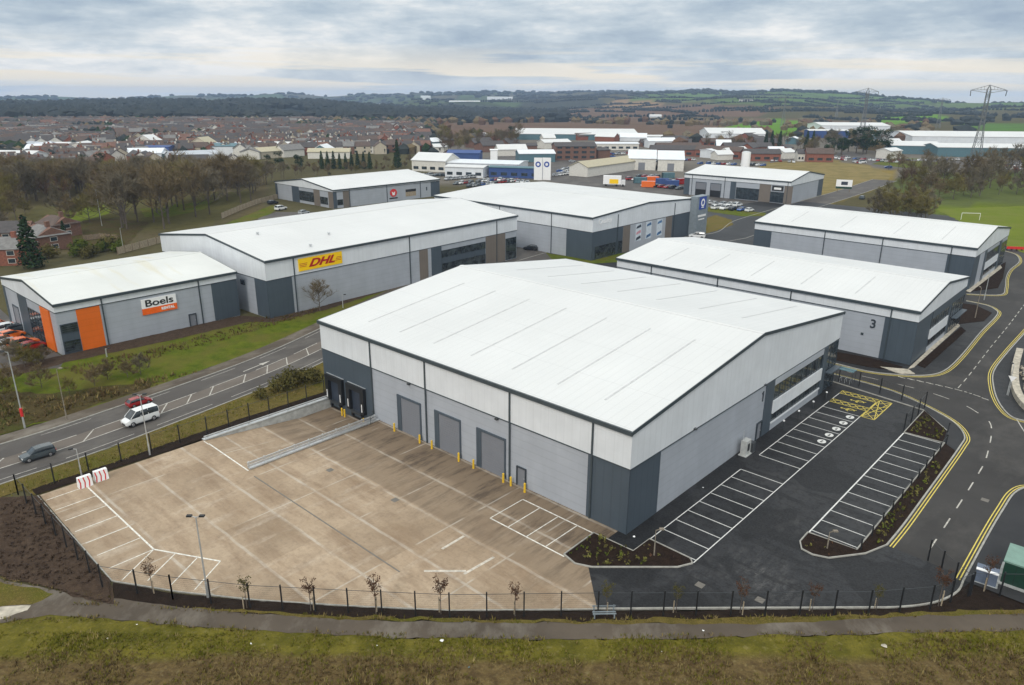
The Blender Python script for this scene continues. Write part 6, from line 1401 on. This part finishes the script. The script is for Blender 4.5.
# litter
random.seed(9)
for (u,v,s_,c,l) in ((442,641,.35,'sign_white','crumpled white sheet lying on the grass beside the path'),(469,668,.16,'shed_teal','small blue plastic scrap in the brown grass'),(377,646,.10,'sign_white','small white scrap on the green grass left of the crumpled sheet'),(662,652,.10,'sign_white','small white scrap on the grass right of centre'),(251,644,.13,'sign_white','white scrap at the path edge in the left half'),(137,625,.14,'sign_white','white scrap beside the path fork'),(108,639,.2,'stone','pale scrap lying in the grass near the left'),(884,646,.5,'stone','flat pale stone in the grass at right'),(703,631,.2,'sign_white','white scrap lying on the path'),(634,537,.25,'sign_white','small pale object by the corner of the dark panel'),(703,488,.2,'sign_white','white scrap on the strip beside the gable')):
    p=G(u,v); s_*=.6; m=MB(); vs=[(math.cos(a*1.05)*s_*random.uniform(.6,1),math.sin(a*1.05)*s_*random.uniform(.6,1),random.uniform(.0,.08)) for a in range(6)]+[(0,0,s_*.35)]; m.add(vs,[(i,(i+1)%6,6) for i in range(6)],c); o=m.build('litter_scrap',fix=False); o.location=(p.x,p.y,.03); tag(o,l,'litter')

# soft beds and pale flags round the two right hand units
for pl in ([(836,352),(870,358),(903,367),(897,371),(868,367),(834,360)],[(917,365),(925,368),(966,331),(961,327)],[(951,325),(984,321),(992,313),(975,305),(958,303)],[(968,292),(998,288),(1003,278),(1006,262),(990,270)]):
    sheet('planting_soil',[tuple(G(*p)[:2]) for p in pl],.06,'mulch',z0=-.05)
for pl in ([(908,369),(914,367.5),(960,326),(957,323)],[(966,291),(970,292.5),(1002,268),(1000,265)],[(880,367),(908,369.5),(915,374),(900,374)]):
    sheet('stone_flags',[tuple(G(*p)[:2]) for p in pl],.08,'stone',z0=-.05)

# site odds and ends that the photo shows: gullies, worn hatches, verge tufts along hard edges
for k,(u,v) in enumerate(((760,600),(905,500),(940,440),(985,500),(850,372),(700,585),(330,470),(395,500))):
    p=G(u,v); m=MB(); m.box(-.35,.35,-.35,.35,.008,.014,'drain_iron'); o=m.build('drain_cover'); o.location=(p.x,p.y,0); o.rotation_euler=(0,0,MA)
    tag(o,'small square iron drain cover '+['in the asphalt near the front fence','on the road beside the planted island','on the road bend by the double yellow lines','on the road by the centre dashes','on the road near unit three','left of the dusty asphalt marks','in the concrete right of the loading ramp','in the concrete between ramp and drain line'][k],'drain cover')
random.seed(12)
cover_plants('grass',[[wm(-20,574),wm(60,588),wm(112,597),wm(112,601),wm(60,593),wm(-20,580)],[wm(60,604),wm(110,602),wm(175,608),wm(175,611),wm(110,607)],[wm(-20,618),wm(25,618),wm(100,616),wm(256,629),wm(512,637),wm(900,631),wm(1060,628),wm(1060,632),wm(900,636),wm(512,642),wm(256,634),wm(100,621),wm(-20,626)]],22,.10,.30,[],False,.02,lambda x,y:random.choice(['blade_green','blade_straw','leaf_olive','blade_brown']))
# ================= LIGHT =================
wd=bpy.data.worlds.new('World'); sc.world=wd; wd.use_nodes=True; n=wd.node_tree; n.nodes.clear()
SE,SR=R(38),R(200)
out=n.nodes.new('ShaderNodeOutputWorld'); bg=n.nodes.new('ShaderNodeBackground'); bg.inputs['Strength'].default_value=.1
sky=n.nodes.new('ShaderNodeTexSky'); sky.sky_type='NISHITA'; sky.sun_disc=False; sky.sun_elevation=SE; sky.sun_rotation=SR; sky.air_density=1.5; sky.dust_density=3
tc=n.nodes.new('ShaderNodeTexCoord').outputs['Generated']
sep=N(n,'SeparateXYZ'); n.links.new(tc,sep.inputs[0]); el=sep.outputs[2]
dz=mth(n,'ADD',el,.07); dx_=mth(n,'DIVIDE',sep.outputs[0],dz); dy_=mth(n,'DIVIDE',sep.outputs[1],dz); cb=N(n,'CombineXYZ'); n.links.new(dx_,cb.inputs[0]); n.links.new(dy_,cb.inputs[1])
c1=noi(n,2.6,9,tc,(1.,1.,5.2),.60); c2=noi(n,9.,8,tc,(1.,1.,3.6),.65); c3=noi(n,2.0,4,tc,(1.6,1.6,30),.55)
cl=mth(n,'ADD',mth(n,'MULTIPLY',c1,.68),mth(n,'MULTIPLY',c2,.32))
base=ramp(n,cl,[(.37,(3.7,4.7,6.0)),(.45,(5.0,6.0,7.0)),(.51,(6.6,7.4,8.1)),(.59,(9.6,9.7,9.7))])
# brighter, warmer openings low over the horizon
low=ramp(n,el,[(0,1),(.02,1),(.038,.5),(.06,0)])
warm=mth(n,'MULTIPLY',ramp(n,c3,[(.47,0),(.56,1)]),low)
base=mixc(n,warm,base,(9.9,9.1,7.7))
hz=ramp(n,el,[(0,1),(.008,.8),(.035,0)]); base=mixc(n,mth(n,'MULTIPLY',hz,.55),base,(7.9,8.1,8.2))
# overcast luminance grows towards the zenith
g_=mth(n,'ADD',1.0,mth(n,'MULTIPLY',ramp(n,el,[(0.10,0),(.8,1)]),.95))
mm=n.nodes.new('ShaderNodeVectorMath'); mm.operation='SCALE'; n.links.new(base,mm.inputs[0]); n.links.new(g_,mm.inputs['Scale'])
up_=ramp(n,el,[(.14,0),(.35,1)]); wn=mixc(n,up_,(1,1,1),(1.07,1.0,.90)); mv=mixc(n,1.0,mm.outputs[0],wn,'MULTIPLY')
c=mixc(n,.95,sky.outputs[0],mv)
n.links.new(c,bg.inputs[0]); n.links.new(bg.outputs[0],out.inputs[0])
sl=bpy.data.lights.new('sun','SUN'); sl.energy=SUN_E; sl.angle=R(13); sl.color=(1,.95,.88); so=bpy.data.objects.new('sun',sl); COL.objects.link(so)
# rotation such that the light comes from azimuth SR (clockwise from +Y)
dv=Vector((math.sin(SR)*math.cos(SE),math.cos(SR)*math.cos(SE),math.sin(SE))); so.rotation_euler=dv.to_track_quat('Z','Y').to_euler()
# air
mb=MB(); mb.box(-7600,7600,-7600,7600,-135,70,None); me=mb.mesh('haze',True); hm=bpy.data.materials.new('haze_air'); hm.use_nodes=True; n=hm.node_tree; n.nodes.clear()
o_=n.nodes.new('ShaderNodeOutputMaterial'); pv=n.nodes.new('ShaderNodeVolumePrincipled'); pv.inputs['Density'].default_value=HAZE; pv.inputs['Color'].default_value=(.52,.70,1,1); n.links.new(pv.outputs[0],o_.inputs['Volume'])
me.materials.clear(); me.materials.append(hm); ho=bpy.data.objects.new('haze',me); COL.objects.link(ho); ho['kind']='stuff'
sc.view_settings.view_transform='Standard'; sc.view_settings.look='None'; sc.view_settings.exposure=EXPO; sc.view_settings.gamma=1; sc.view_settings.use_curve_mapping=False
sc.cycles.max_bounces=6; sc.cycles.diffuse_bounces=3; sc.cycles.glossy_bounces=3; sc.cycles.transparent_max_bounces=12; sc.cycles.volume_bounces=1; sc.cycles.use_denoising=True
